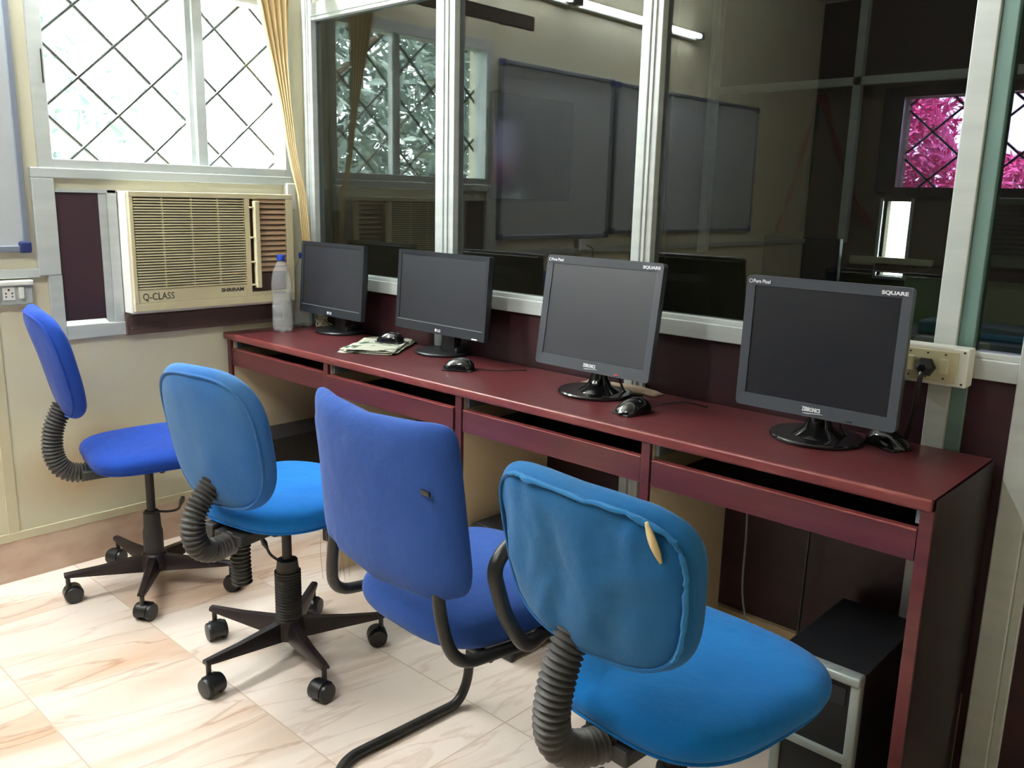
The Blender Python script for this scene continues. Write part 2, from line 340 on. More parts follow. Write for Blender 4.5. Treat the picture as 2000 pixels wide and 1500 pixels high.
# battens and skirting
bm = BM()
box(bm, X, X + .008, -2.5, 1.995, .139, .168, .002); struct('trim_1', bm, M['wall'])
for k, yy in enumerate((.83, .30, -.35)):
    bm = BM(); box(bm, X, X + .007, yy, yy + .035, .168, 1.0, .002); struct('trim_%d' % (k + 2), bm, M['wall'])
bm = BM(); box(bm, X, X + .004, -2.5, 1.995, 0, .139); struct('baseboard_left', bm, M['tile'])
bm = BM(); box(bm, X, X + .018, -2.5, .995, 1.0, 1.028, .003); struct('trim_5', bm, M['alu'])
# aluminium surround of the air conditioner opening
bm = BM()
box(bm, X, X + .02, .99, 1.932, 1.312, 1.344, .003)
box(bm, X, X + .02, .99, 1.058, 1.005, 1.312, .003); box(bm, X, X + .018, 1.018, 1.06, .79, 1.005, .003)
box(bm, X, X + .016, 1.06, 1.254, .79, .835, .002)
struct('trim_6', bm, M['alu'])
# fixed side panel beside the air conditioner
bm = BM()
box(bm, X, X + .012, 1.222, 1.254, .835, 1.28, .002); box(bm, X, X + .006, 1.196, 1.222, .835, 1.28, .001)
box(bm, X, X + .012, 1.06, 1.254, 1.268, 1.28, .001)
def bevel_strip(bm, a, b, c, d): bm.faces.new([bm.verts.new(p) for p in (a, b, c, d)])
bevel_strip(bm, (X + .016, 1.06, .835), (X + .016, 1.20, .835), (X + .002, 1.192, .852), (X + .002, 1.066, .852))
struct('trim_7', bm, M['alu'])
bm = BM(); box(bm, X, X + .003, 1.06, 1.196, .835, 1.268); struct('trim_8', bm, M['dark_panel'])
bm = BM(); box(bm, X, X + .022, 1.254, 1.87, .787, .853, .002); bdd = struct('trim_9', bm, M['brown_board'])
bm = BM()
for yy in (1.272, 1.40, 1.60): lathe(bm, [(.0035, 0), (.003, .002)], (X + .022, yy, .81), 10, 'x')
obj('screw', bm, M['steel'], bdd)

# ---------------------------------------------------------------- window
win = sroot('window_1')
bm = BM()
xf0, xf1 = X - .07, X + .012
box(bm, xf0, xf1, 1.018, 1.062, 1.344, 2.0, .002); box(bm, xf0, xf1, 1.912, 1.945, 1.344, 2.0, .002)
box(bm, xf0, xf1, 1.062, 1.912, 1.344, 1.372, .002); box(bm, xf0, xf1, 1.062, 1.912, 1.952, 2.0, .002)
box(bm, X - .045, X - .012, 1.568, 1.606, 1.372, 1.952, .002)
box(bm, X - .06, X - .03, 1.55, 1.575, 1.372, 1.952, .002)
obj('window_frame', bm, M['alu'], win)
bm = BM(); box(bm, X + .012, X + .015, 1.052, 1.055, 1.60, 1.70); obj('latch', bm, M['dark_metal'], win)
bm = BM(); box(bm, X - .035, X - .031, 1.062, 1.57, 1.372, 1.952); obj('pane', bm, M['glass_clear'], win)
bm = BM(); box(bm, X - .027, X - .023, 1.604, 1.912, 1.372, 1.952); obj('pane', bm, M['glass_clear'], win)
# diamond grille outside the panes
bm = BM(); gx = X - .088
y0, y1, z0, z1 = 1.0, 2.0, 1.33, 2.02
cy, cz, dy, dz = 1.199, 1.641, .1235, .112     # node and half-diagonals
def clip(p, d):
    t0, t1 = -9, 9
    for a, b, lo, hi in ((p[0], d[0], y0, y1), (p[1], d[1], z0, z1)):
        u, v = (lo - a) / b, (hi - a) / b
        t0 = max(t0, min(u, v)); t1 = min(t1, max(u, v))
    return (t0, t1) if t1 > t0 else None
for k in range(-14, 15):
    for s in (1, -1):
        p = (cy + k * 2 * dy, cz); d = (dy, s * dz); c = clip(p, d)
        if c: tube(bm, [(gx + .004 * s, p[0] + d[0] * c[0], p[1] + d[1] * c[0]), (gx + .004 * s, p[0] + d[0] * c[1], p[1] + d[1] * c[1])], .0056, 6)
obj('grille', bm, M['black_rub'], win)
# ---------------------------------------------------------------- glass partition on the right
PT = .05  # half depth of profiles
def prof(bm, x0, x1, z0, z1, g=.006):
    box(bm, x0, x1, Y - .0, Y + .05, z0, z1, .003)
part = sroot('trim_10')
bm = BM()
def mull(bm, x0, x1, z0, z1):
    w_ = x1 - x0
    box(bm, x0, x0 + w_ * .45, Y - .006, Y + .05, z0, z1, .002)
    box(bm, x0 + w_ * .45, x1, Y - .001, Y + .046, z0, z1, .002)
    box(bm, x0 + w_ * .55, x0 + w_ * .70, Y - .006, Y + .0, z0, z1, .001)
ZT0, ZT1 = 1.926, 1.985
mull(bm, X + .0, X + .055, .2, CEIL)
mull(bm, -2.237, -2.152, .2, CEIL)
mull(bm, -1.42, -1.358, .2, CEIL)
obj('mullion', bm, M['alu'], part)
bm = BM(); box(bm, -.598, -.552, Y - .006, Y + .05, .2, CEIL, .002)
ml = obj('mullion', bm, M['alu'], part)
bm = BM(); box(bm, -.552, -.520, Y + .004, Y + .05, .2, CEIL, .002); obj('glazing_bead', bm, M['alu_teal'], ml)
bm = BM(); box(bm, -.425, -.372, Y - .012, Y + .05, 0, CEIL, .003); box(bm, -.372, -.352, Y - .004, Y + .05, 0, CEIL, .003)
obj('door_jamb', bm, M['alu'], part)
bm = BM()
for a, b in ((X + .055, -2.237), (-2.152, -1.42), (-1.358, -.598), (-.52, -.425)):
    box(bm, a, b, Y - .004, Y + .05, .928, .972, .002); box(bm, a, b, Y + .003, Y + .05, .972, .985, .001)
    box(bm, a, b, Y - .004, Y + .05, ZT0 + .012, ZT1, .002); box(bm, a, b, Y + .002, Y + .05, ZT0, ZT0 + .012)
obj('rail', bm, M['alu'], part)
bm = BM()
for a, b in ((X + .055, -2.237), (-2.152, -1.42), (-1.358, -.598), (-.52, -.425)):
    box(bm, a, b, Y + .012, Y + .03, .2 if a < -.6 else .0, .928)
obj('lower_panel', bm, M['maroon_panel'], part)
for a, b in ((X + .055, -2.237), (-2.152, -1.42), (-1.358, -.598), (-.52, -.425)):
    bm = BM(); box(bm, a, b, Y + .022, Y + .027, .983, ZT0 + .003); obj('pane', bm, M['glass_part'], part)
bm = BM(); box(bm, X, 1.6, Y + .01, Y + .04, ZT1, CEIL); obj('upper_panel', bm, M['wall_white'], part)
bm = BM(); box(bm, X, -.445, Y - .005, Y + .06, 0, .2, .003); struct('baseboard_right', bm, M['kerb'])
bm = BM(); box(bm, -.352, 1.5, Y + .004, Y + .04, 0, ZT1); dr = struct('door_1', bm, M['maroon_panel'])

# ---------------------------------------------------------------- room beyond the glass
FY = 4.62
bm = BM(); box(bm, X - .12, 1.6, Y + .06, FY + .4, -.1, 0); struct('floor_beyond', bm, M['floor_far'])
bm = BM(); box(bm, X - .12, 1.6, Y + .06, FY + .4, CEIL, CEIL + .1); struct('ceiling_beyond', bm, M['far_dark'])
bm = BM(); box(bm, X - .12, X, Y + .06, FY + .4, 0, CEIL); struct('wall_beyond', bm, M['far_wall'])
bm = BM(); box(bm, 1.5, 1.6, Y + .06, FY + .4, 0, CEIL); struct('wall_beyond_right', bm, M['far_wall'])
# far wall with openings: pink window x -1.65..-.6 z 1.385..1.822 ; door pane x -1.70..-1.563 z .935..1.315
bm = BM(); a0, a1 = FY, FY + .1
box(bm, X, -1.70, a0, a1, 0, CEIL); box(bm, -1.70, -.6, a0, a1, 1.822, CEIL); box(bm, -.6, 1.5, a0, a1, 0, CEIL)
box(bm, -1.70, -1.65, a0, a1, 1.315, 1.822); box(bm, -1.65, -.6, a0, a1, 1.315, 1.385); box(bm, -1.563, -.6, a0, a1, .935, 1.315); box(bm, -1.70, -.6, a0, a1, 0, .935)
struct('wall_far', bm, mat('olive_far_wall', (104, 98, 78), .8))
w2 = sroot('window_2')
bm = BM(); box(bm, -1.75, -.56, FY - .02, FY, 1.822, 1.87); box(bm, -1.75, -1.65, FY - .02, FY, 1.36, 1.822); box(bm, -1.65, -.56, FY - .02, FY, 1.34, 1.385); obj('window_frame', bm, M['black'], w2)
bm = BM(); box(bm, -1.65, -.6, FY + .04, FY + .045, 1.385, 1.822); obj('pane', bm, M['glass_lav'], w2)
bm = BM()
y0, y1, z0, z1 = -1.65, -.6, 1.385, 1.822
for k in range(-14, 15):
    for s in (1, -1):
        p = (-1.53 + k * .27, 1.66); d = (.135, s * .118); c = clip(p, d)
        if c: tube(bm, [(p[0] + d[0] * c[0], FY + .08, p[1] + d[1] * c[0]), (p[0] + d[0] * c[1], FY + .08, p[1] + d[1] * c[1])], .006, 6)
obj('grille', bm, M['dark_metal'], w2)
w3 = sroot('window_3')
bm = BM(); box(bm, -1.715, -1.70, FY - .015, FY + .05, .92, 1.33); box(bm, -1.563, -1.548, FY - .015, FY + .05, .92, 1.33); box(bm, -1.70, -1.563, FY - .015, FY + .05, .92, .935); obj('window_frame', bm, M['alu'], w3)
bm = BM(); box(bm, -1.70, -1.563, FY + .02, FY + .024, .935, 1.315); obj('pane', bm, M['glass_clear'], w3)
# second aluminium grid inside that room
g2 = sroot('trim_11')
bm = BM()
box(bm, -2.722, -2.668, FY - .1, FY - .06, 1.0, CEIL); box(bm, -2.70, -2.69, FY - .11, FY - .1, 1.0, CEIL)
box(bm, -1.885, -1.845, FY - .1, FY - .06, 1.1, CEIL)
box(bm, -2.668, -.98, FY - .1, FY - .06, 1.885, 1.925)
obj('rail', bm, M['alu'], g2)
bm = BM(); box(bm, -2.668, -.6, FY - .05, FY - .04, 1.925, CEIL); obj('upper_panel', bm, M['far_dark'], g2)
# black rectangle and framed board on that room's left wall
bm = BM(); box(bm, X, X + .03, 3.035, 3.633, 1.278, 1.775, .004); tag(obj('black_rectangle', bm, M['black_gloss']), 'small black rectangle seen through the glass on the next room wall', 'board')
t = thing('wall_board', 'teal grey board in thin dark frame on the next room wall', 'board', (X, 4.25, 1.1)); t.name = 'wall_board'
bm = BM(); box(bm, .004, .012, 0, .30, 0, .80); obj('board_surface', bm, mat('teal_board', (70, 96, 100), .4), t)
bm = BM(); box(bm, 0, .02, -.015, 0, -.015, .815); box(bm, 0, .02, .30, .315, -.015, .815); box(bm, 0, .02, 0, .3, -.015, 0); box(bm, 0, .02, 0, .3, .8, .815); obj('board_frame', bm, M['black'], t)
# red and green strips of cloth hanging in an inverted V
for nm, mm, pts, lab in (('hanging_strip', 'red_cloth', [(-2.085, FY - .03, 1.86), (-2.15, FY - .03, 1.6), (-2.2, FY - .03, 1.35), (-2.26, FY - .03, 1.14)], 'dull red cloth strip slanting left on the far wall beyond the glass'),
                         ('hanging_strip', 'red_cloth', [(-2.065, FY - .03, 1.86), (-1.97, FY - .03, 1.6), (-1.88, FY - .03, 1.38), (-1.75, FY - .03, 1.19)], 'dull red cloth strip slanting right on the far wall beyond the glass'),
                         ('hanging_strip', 'green_cloth', [(-2.075, FY - .075, 1.8), (-2.085, FY - .075, 1.5), (-2.09, FY - .075, 1.15)], 'dark green cloth strip hanging between two red strips')):
    bm = BM(); P = catmull(pts, 8); tube(bm, P, [.012 + .006 * math.sin(i * .9) for i in range(len(P))], 6); tag(obj(nm, bm, M[mm]), lab, 'cloth')
# far air conditioner, desk and things at right
t = thing('air_conditioner', 'window air conditioner on the far wall seen through the rightmost pane', 'air conditioner', (-1.185, FY, 1.02))
bm = BM(); box(bm, -.02, .62, -.09, 0, 0, .32, .006); obj('casing', bm, mat('far_green_plastic', (96, 112, 92), .6), t)
bm = BM()
for k in range(11): box(bm, 0, .42, -.10, -.09, .06 + k * .022, .07 + k * .022)
obj('grille', bm, M['black'], t)
bm = BM(); box(bm, -1.7, -.3, FY - .03, FY, .955, 1.0); struct('trim_12', bm, M['brown_board'])
bm = BM(); box(bm, -1.55, -.55, FY - .012, FY, .55, .95); tag(obj('wall_sheet', bm, M['far_green']), 'pale green wall panel beneath the far air conditioner', 'panel')
t = thing('long_table', 'long table against the far wall beyond the glass', 'table', (-1.0, 4.25, 0))
bm = BM(); box(bm, -.9, .9, -.25, .25, .70, .73, .004); obj('tabletop', bm, mat('far_table', (120, 126, 112), .5), t)
for sx in (-.86, .84):
    for sy in (-.22, .2):
        bm = BM(); box(bm, sx, sx + .03, sy, sy + .03, 0, .70); obj('leg', bm, M['dark_metal'], t)
bm = BM(); box(bm, -1.3, -.85, 4.1, 4.3, .73, .79, .01); tag(obj('storage_box', bm, mat('teal_box', (90, 128, 132), .5)), 'flat blue grey box on the table in the room beyond', 'box')
t = thing('monitor', 'dark monitor back seen dimly through the third pane', 'monitor', (-1.93, 4.2, .73))
bm = BM(); box(bm, -.2, .2, -.02, .03, .09, .40, .01); obj('panel', bm, M['black'], t)
bm = BM(); box(bm, -.03, .03, -.01, .03, .0, .12); box(bm, -.1, .1, -.08, .08, 0, .012, .004); obj('stand', bm, M['black'], t)
for xx0, xx1, zz, lab in ((-2.31, -2.12, 1.0, 'white switch strip on far wall, left of the dim monitor'), (-1.84, -1.42, 1.01, 'long white switch strip on far wall, below the bright narrow pane')):
    bm = BM(); box(bm, xx0, xx1, FY - .03, FY, zz - .022, zz + .022, .004); tag(obj('switch_box', bm, M['yellow_pl']), lab, 'switch box')

# ---------------------------------------------------------------- outside: foliage
def leaf_cloud(name, m, n, bx, size, parent=None, seed=1):
    rnd = random.Random(seed); bm = BM()
    for i in range(n):
        p = Vector((rnd.uniform(*bx[0]), rnd.uniform(*bx[1]), rnd.uniform(*bx[2])))
        s = size * rnd.uniform(.5, 1.4); d = Vector((rnd.gauss(0, 1), rnd.gauss(0, 1), rnd.gauss(0, 1))).normalized(); e = d.orthogonal().normalized()
        e.rotate(Matrix.Rotation(rnd.uniform(0, 6.28), 3, d)); nn = d.cross(e)
        v = [bm.verts.new(p + q) for q in (-d * s, e * s * .32 + nn * s * .06, d * s, -e * s * .32 + nn * s * .06)]
        bm.faces.new(v)
    return obj(name, bm, m, parent)
t = thing('garden_tree', 'pale leafy tree outside behind the window grille', 'tree', (-5.6, .6, 0))
bm = BM(); tube(bm, catmull([(0, 0, -.5), (.1, .1, 1), (-.1, .3, 2.4), (0, .6, 3.6)]), .09, 10)
for a, b in (((-.1, .3, 1.4), (-.2, -1.2, 2.6)), ((0, .4, 1.8), (.2, 1.8, 2.9)), ((0, .2, 1.2), (.3, .9, 2.1))): tube(bm, [a, b], [.05, .02], 8)
obj('trunk', bm, M['trunk'], t)
leaf_cloud('foliage', M['leaf'], 11000, ((-1.2, .7), (-3.8, 2.2), (.2, 3.6)), .075, t, 3)
leaf_cloud('foliage', M['leaf'], 5200, ((-1.9, -1.2), (-5.0, 2.4), (-.2, 4.0)), .15, t, 8)
t = thing('flowering_shrub', 'pink flowering shrub behind the far window in the next room', 'shrub', (-1.4, 6.0, 0))
bm = BM()
for k in range(9):
    tube(bm, catmull([(-.9 + k * .25, 0, -.5), (-.9 + k * .25 + .1, 0, .8), (-.9 + k * .28, .1, 1.5)]), .015, 6)
obj('stem', bm, M['trunk'], t)
leaf_cloud('foliage', M['pink_leaf'], 6000, ((-1.2, 1.6), (-.2, .5), (1.36, 1.62)), .035, t, 5)
leaf_cloud('foliage', M['pink_leaf'], 2600, ((-.95, -.46), (-.3, .3), (1.5, 2.3)), .04, t, 6)
bm = BM(); rnd = random.Random(4)
for k in range(34):
    a = Vector((-.62 + k * .018, -.25, 2.15 - k * .030)); tube(bm, [a, a + Vector((.05 + .02 * rnd.random(), 0, -.22 - .1 * rnd.random()))], [.006, .001], 4)
obj('frond', bm, M['pink_leaf'], t)
bm = BM(); box(bm, -12, 8, -8, 12, -.7, -.6); struct('ground', bm, mat('garden_ground', (120, 120, 100), .9))

# ---------------------------------------------------------------- curtain, pelmet rail, tubes, boards
ct = thing('curtain', 'mustard yellow curtain gathered narrow in the corner beside the window', 'curtain', (X, 1.9, 0))
bm = BM()
rows = [(2.13, 1.73, 1.925), (1.955, 1.779, 1.90), (1.758, 1.825, 1.893), (1.616, 1.858, 1.899), (1.45, 1.885, 1.915), (1.374, 1.90, 1.928), (1.279, 1.925, 1.955), (1.112, 1.938, 1.968), (1.065, 1.940, 1.972)]
NC = 40; grid = []
zs = []
for i in range(len(rows) - 1):
    for k in range(6): zs.append((i + k / 6))
zs.append(len(rows) - 1)
for u in zs:
    i = min(int(u), len(rows) - 2); f = u - i; z = rows[i][0] * (1 - f) + rows[i + 1][0] * f; a = rows[i][1] * (1 - f) + rows[i + 1][1] * f; b = rows[i][2] * (1 - f) + rows[i + 1][2] * f
    wd = (b - a); ring = []
    for k in range(NC + 1):
        t_ = k / NC; amp = .007 * min(1, wd / .1) + .003
        ring.append(bm.verts.new((.07 + amp * math.sin(t_ * 2 * math.pi * 5 + .6 * math.sin(z * 3)) + .012 * t_, a + wd * t_ - 1.9, z)))
    grid.append(ring)
for A, B in zip(grid, grid[1:]):
    for k in range(NC): bm.faces.new((A[k], A[k + 1], B[k + 1], B[k]))
c_ = obj('cloth', bm, M['curtain'], ct, smooth=True); sd = c_.modifiers.new('s', 'SOLIDIFY'); sd.thickness = .002
bm = BM()
for k in range(95): lathe(bm, [(.0010, -.0025), (.0016, 0), (.0010, .0025)], (.065, .092, 1.80 - k * .0075), 6)
obj('bead_chain', bm, M['white_pl'], ct)
pr = thing('curtain_rail', 'dark brown wooden curtain rail above the window, seen reflected in the glass', 'curtain rail', (X, .89, 2.08))
bm = BM(); box(bm, .125, .15, 0, 1.10, -.03, .03, .003); obj('rail_board', bm, M['brown_board'], pr)
for yy in (.06, .70):
    bm = BM(); box(bm, 0, .125, yy, yy + .02, .0, .02); obj('bracket', bm, M['dark_metal'], pr)

def tubelight(y0_, lab):
    t = thing('tube_light', lab, 'tube light', (X, y0_, 2.262), group='fluorescent tubes on the window wall')
    bm = BM(); box(bm, 0, .035, .0, 1.19, -.022, .022, .004); obj('batten', bm, M['white_pl'], t)
    bm = BM(); lathe(bm, [(.013, .03), (.0135, .04), (.0135, 1.15), (.013, 1.16)], (.06, 0, 0), 16, 'y'); obj('tube', bm, M['tube'], t, True)
    for a in (.0, 1.165):
        bm = BM(); box(bm, .03, .08, a, a + .03, -.02, .02, .004); obj('lamp_holder', bm, M['black'], t)
    return t
def ceiling_tube(x, y, z, rz, lab, L=1.19, m='tube'):
    t = thing('tube_light', lab, 'tube light', (x, y, z), rz)
    bm = BM(); box(bm, -.03, .03, 0, L, -.035, 0, .004); obj('batten', bm, M['white_pl'], t)
    bm = BM(); lathe(bm, [(.013, .03), (.0135, .04), (.0135, L - .04), (.013, L - .03)], (0, 0, -.06), 16, 'y'); obj('tube', bm, M[m], t, True)
    for a in (.0, L - .025):
        bm = BM(); box(bm, -.02, .02, a, a + .025, -.08, -.03, .003); obj('lamp_holder', bm, M['white_pl'], t)
ceiling_tube(-1.55, -.95, CEIL, 0, 'lit fluorescent tube on the ceiling over the middle of the room', m='tube_ceiling')
ceiling_tube(-1.6, 3.3, CEIL, R(-90), 'dim fill tube added out of view on the ceiling of the room beyond the glass', m='tube_fill')  # added fill lamp, unseen; brightens the dark room beyond the glass
tubelight(-.72, 'lit fluorescent tube above the large whiteboard, mirrored in the third pane')
tubelight(.50, 'lit fluorescent tube nearer the window, mirrored in the second pane')

def whiteboard(y0_, y1_, z0_, z1_, lab):
    t = thing('whiteboard', lab, 'whiteboard', (X, y0_, z0_)); w_ = y1_ - y0_; h_ = z1_ - z0_
    bm = BM(); box(bm, .002, .014, .012, w_ - .012, .012, h_ - .012); obj('board_surface', bm, M['board'], t)
    bm = BM(); f = .02
    box(bm, 0, .022, 0, w_, 0, f, .003); box(bm, 0, .022, 0, w_, h_ - f, h_, .003); box(bm, 0, .022, 0, f, f, h_ - f, .003); box(bm, 0, .022, w_ - f, w_, f, h_ - f, .003)
    obj('board_frame', bm, M['board_frame'], t)
    for a in (0, w_ - .03):
        for b in (0, h_ - .03):
            bm = BM(); box(bm, -.0, .026, a - .003, a + .033, b - .003, b + .033, .006); obj('corner_cap', bm, M['blue_corner'], t)
    return t
whiteboard(.08, .972, 1.082, 1.93, 'whiteboard with navy corner cap at the left edge, next to the window')
whiteboard(-1.58, .05, 1.10, 1.925, 'wide whiteboard seen mirrored in the second and third panes')

# switchboard at far left
t = thing('switch_board', 'white switch board with round-pin socket below the whiteboard', 'switch board', (X, .965, .955))
bm = BM(); box(bm, 0, .022, -.26, 0, -.038, .032, .004); obj('plate', bm, M['sw_grey'], t)
bm = BM(); box(bm, 0, .034, -.262, .002, .024, .040, .004); obj('cover_lip', bm, M['white_pl'], t)
for yy in (-.035, -.105, -.235, -.17):
    if yy == -.17: continue
    bm = BM(); box(bm, .022, .033, yy - .008, yy + .008, -.018, .018, .003); obj('switch', bm, M['white_pl'], t)
for yy in (-.07, -.17):
    bm = BM(); box(bm, .022, .026, yy - .018, yy + .018, -.022, .02, .002); s = obj('socket', bm, M['white_pl'], t)
    bm = BM()
    for a, b, r_ in ((0, .011, .0035), (-.009, 0, .0028), (.009, 0, .0028), (-.009, -.010, .0025), (.009, -.010, .0025)): lathe(bm, [(r_, .0255), (r_, .0265)], (0, yy + a, b), 10, 'x')
    obj('pin_hole', bm, M['dark_ink'], s)

# white junction box with two conduits in the corner
t = thing('junction_box', 'small white box with two cream conduits, right of the air conditioner', 'electrical box', (X, 1.925, 1.27))
bm = BM(); box(bm, 0, .03, -.022, .016, -.055, .05, .004); obj('box_body', bm, M['white_pl'], t)
bm = BM()
for yy in (-.014, .002): tube(bm, [(.012, yy, -.055), (.012, yy, -.47)], .006, 10)
obj('conduit', bm, M['yellow_pl'], t, True)
# reflected wall socket and cord by the boards
t = thing('wall_socket', 'wall socket and trailing cord between the two whiteboards, seen mirrored', 'socket', (X, .287, 1.045))
bm = BM(); box(bm, 0, .03, -.05, .05, -.03, .03, .004); obj('plate', bm, M['white_pl'], t)
bm = BM(); tube(bm, catmull([(.035, 0, 0), (.06, -.03, -.05), (.03, .0, -.3), (.03, .15, -.5)]), .004, 6); obj('cord', bm, M['black'], t, True)

# ---------------------------------------------------------------- air conditioner
ac = thing('air_conditioner', 'cream window air conditioner with slatted grille under the window', 'air conditioner', (X, 1.257, .865))
H_, W_, P_ = .412, .635, .078
bm = BM(); box(bm, .0, P_ - .012, 0, W_, 0, H_, .004); obj('casing', bm, M['ac_white'], ac)
bm = BM()
def fr(bm, y0_, y1_, z0_, z1_, x0_, x1_, b=.002): box(bm, x0_, x1_, y0_, y1_, z0_, z1_, b)
fr(bm, 0.006, W_, H_ - .018, H_, P_ - .012, P_ + .004); fr(bm, .006, W_, .008, .036, P_ - .012, P_ + .002)
fr(bm, 0.006, .02, .036, H_ - .018, P_ - .012, P_ + .004); fr(bm, .43, .452, .036, H_ - .018, P_ - .012, P_ + .002); fr(bm, W_ - .03, W_, .036, H_ - .018, P_ - .012, P_ + .004)
fr(bm, .02, .43, .036, .082, P_ - .010, P_); fr(bm, .452, W_ - .03, .036, .05, P_ - .012, P_)
obj('front_panel', bm, M['ac_cream'], ac)
bm = BM(); box(bm, P_ - .012, P_ - .010, .02, .43, .082, H_ - .018); obj('filter_back', bm, M['ac_back'], ac)
bm = BM(); N = 33
for k in range(N):
    z = .086 + (H_ - .112) * k / (N - 1); box(bm, P_ - .008, P_ + .003, .022, .428, z - .0024, z + .0028)
for yy in (.12, .225, .325): box(bm, P_ - .006, P_ + .0035, yy - .0012, yy + .0012, .084, H_ - .02)
obj('grille', bm, M['ac_cream'], ac)
bm = BM(); box(bm, P_ - .012, P_ - .010, .452, W_ - .03, .05, H_ - .018); obj('louvre_back', bm, M['ac_dark'], ac)
bm = BM(); N = 14
for k in range(N):
    z = .132 + (H_ - .158) * k / (N - 1)
    v = [bm.verts.new(p) for p in ((P_ - .008, .47, z + .009), (P_ - .008, W_ - .032, z + .009), (P_ + .002, W_ - .032, z - .004), (P_ + .002, .47, z - .004), (P_ - .008, .47, z + .006), (P_ - .008, W_ - .032, z + .006), (P_ + .002, W_ - .032, z - .007), (P_ + .002, .47, z - .007))]
    for q in ((0, 1, 2, 3), (7, 6, 5, 4), (0, 3, 7, 4), (1, 5, 6, 2), (3, 2, 6, 7), (0, 4, 5, 1)): bm.faces.new([v[i] for i in q])
obj('louvre', bm, M['ac_louvre'], ac)
bm = BM(); box(bm, P_ + .002, P_ + .022, .462, .482, .066, H_ - .026, .003)
for z in (.075, .16, .25, .36): box(bm, P_, P_ + .014, .448, .464, z, z + .006, .001)
obj('control_flap', bm, M['ac_cream'], ac)
bm = BM(); box(bm, P_ - .010, P_ - .006, .49, W_ - .035, .056, .118); obj('control_recess', bm, M['ac_dark'], ac)
text('lettering', 'Q-CLASS', .034, M['dark_ink'], ac, frame_mtx((P_ + .0005, .034, .046), (0, 1, 0), (0, 0, 1)), sx=.85)
text('lettering', 'SHRIRAM', .0185, M['dark_ink'], ac, frame_mtx((P_ + .0005, .326, .058), (0, 1, 0), (0, 0, 1)), sx=1.2, bold=.0006)

# ---------------------------------------------------------------- desk
dk = thing('computer_desk', 'long maroon laminate computer desk with four keyboard bays along the partition', 'desk', (0, 0, 0))
YD = 1.623; DX = [-2.968, -2.345, -1.709, -1.077, -.457]
bm = BM(); box(bm, X + .008, -.449, YD + .004, Y - .008, D - .022, D, .0); obj('desktop', bm, M['desk'], dk)
bm = BM(); box(bm, X + .008, -.449, YD - .006, YD + .006, D - .024, D + .0008, .005, 3); obj('edge_band', bm, M['desk_edge'], dk, True)
for i, dx in enumerate(DX):
    m_ = M['desk'] if i == 4 else M['beige']
    bm = BM(); box(bm, dx - .012, dx + .012, YD + .012, Y - .008, 0, D - .022, .001); obj('side_panel', bm, m_, dk)
    bm = BM(); box(bm, dx - .0125, dx + .0125, YD, YD + .012, 0, D - .022, .002); obj('front_edge', bm, M['desk'], dk)
bm = BM(); box(bm, DX[4] + .012, DX[4] + .0135, YD + .006, Y - .008, 0, D - .002); obj('shaded_side', bm, mat('shaded_maroon_side', (28, 13, 15), .45), dk)  # thin sheet over the desk end, its shade put into the darker colour
for i in range(4):
    a, b = DX[i] + .0145, DX[i + 1] - .0145; z1_ = .703 - .002 * i; y_ = YD + (.004 if i != 1 else -.006)
    bm = BM(); box(bm, a, b, y_, y_ + .016, z1_ - .062, z1_ - .002, .001); t_ = obj('tray_front', bm, M['desk'], dk)
    bm = BM(); box(bm, a, b, y_ - .0015, y_ + .0175, z1_ - .003, z1_ + .002, .002); obj('edge_band', bm, M['desk_edge'], t_)
    bm = BM(); box(bm, a + .004, b - .004, y_ + .016, Y - .06, z1_ - .055, z1_ - .042); obj('keyboard_tray', bm, M['maroon_panel'], dk)
    for xx in (a, b - .010):
        bm = BM(); box(bm, xx, xx + .010, YD + .02, Y - .08, .705, .735); obj('runner', bm, M['alu_dull'], dk)

def keyboard(x, y, lab, rz=0):
    t = thing('keyboard', lab, 'keyboard', (x, y, .6605), rz)
    bm = BM(); box(bm, -.21, .21, -.07, .07, 0, .014, .004); obj('keyboard_body', bm, M['black'], t)
    bm = BM()
    for i in range(22):
        for j in range(6): box(bm, -.2 + i * .0182, -.2 + i * .0182 + .0155, -.06 + j * .02, -.06 + j * .02 + .016, .013, .02, .0)
    obj('keys', bm, M['black_gloss'], t); return t
keyboard(-2.0, 1.755, 'black keyboard in the open slot of the second bay from the left')
keyboard(-1.38, 1.76, 'black keyboard in the open slot of the third bay from the left')

# ---------------------------------------------------------------- monitors
def rrect(w_, h_, r, n=5):
    pts = []
    for cx_, cz_, a0_ in ((w_ / 2 - r, h_ / 2 - r, 0), (-w_ / 2 + r, h_ / 2 - r, 90), (-w_ / 2 + r, -h_ / 2 + r, 180), (w_ / 2 - r, -h_ / 2 + r, 270)):
        for k in range(n + 1):
            a = R(a0_ + 90 * k / n); pts.append((cx_ + r * math.cos(a), cz_ + r * math.sin(a)))
    return pts
def slab(bm, w_, h_, r, y0_, y1_, inset_back=0):
    P = rrect(w_, h_, r); Q = rrect(w_ - 2 * inset_back, h_ - 2 * inset_back, max(r, .002))
    A = [bm.verts.new((p[0], y0_, p[1])) for p in P]; B = [bm.verts.new((p[0], y1_, p[1])) for p in Q]
    n = len(A); bm.faces.new(A); bm.faces.new(B[::-1])
    for k in range(n): bm.faces.new((A[k], A[(k + 1) % n], B[(k + 1) % n], B[k]))
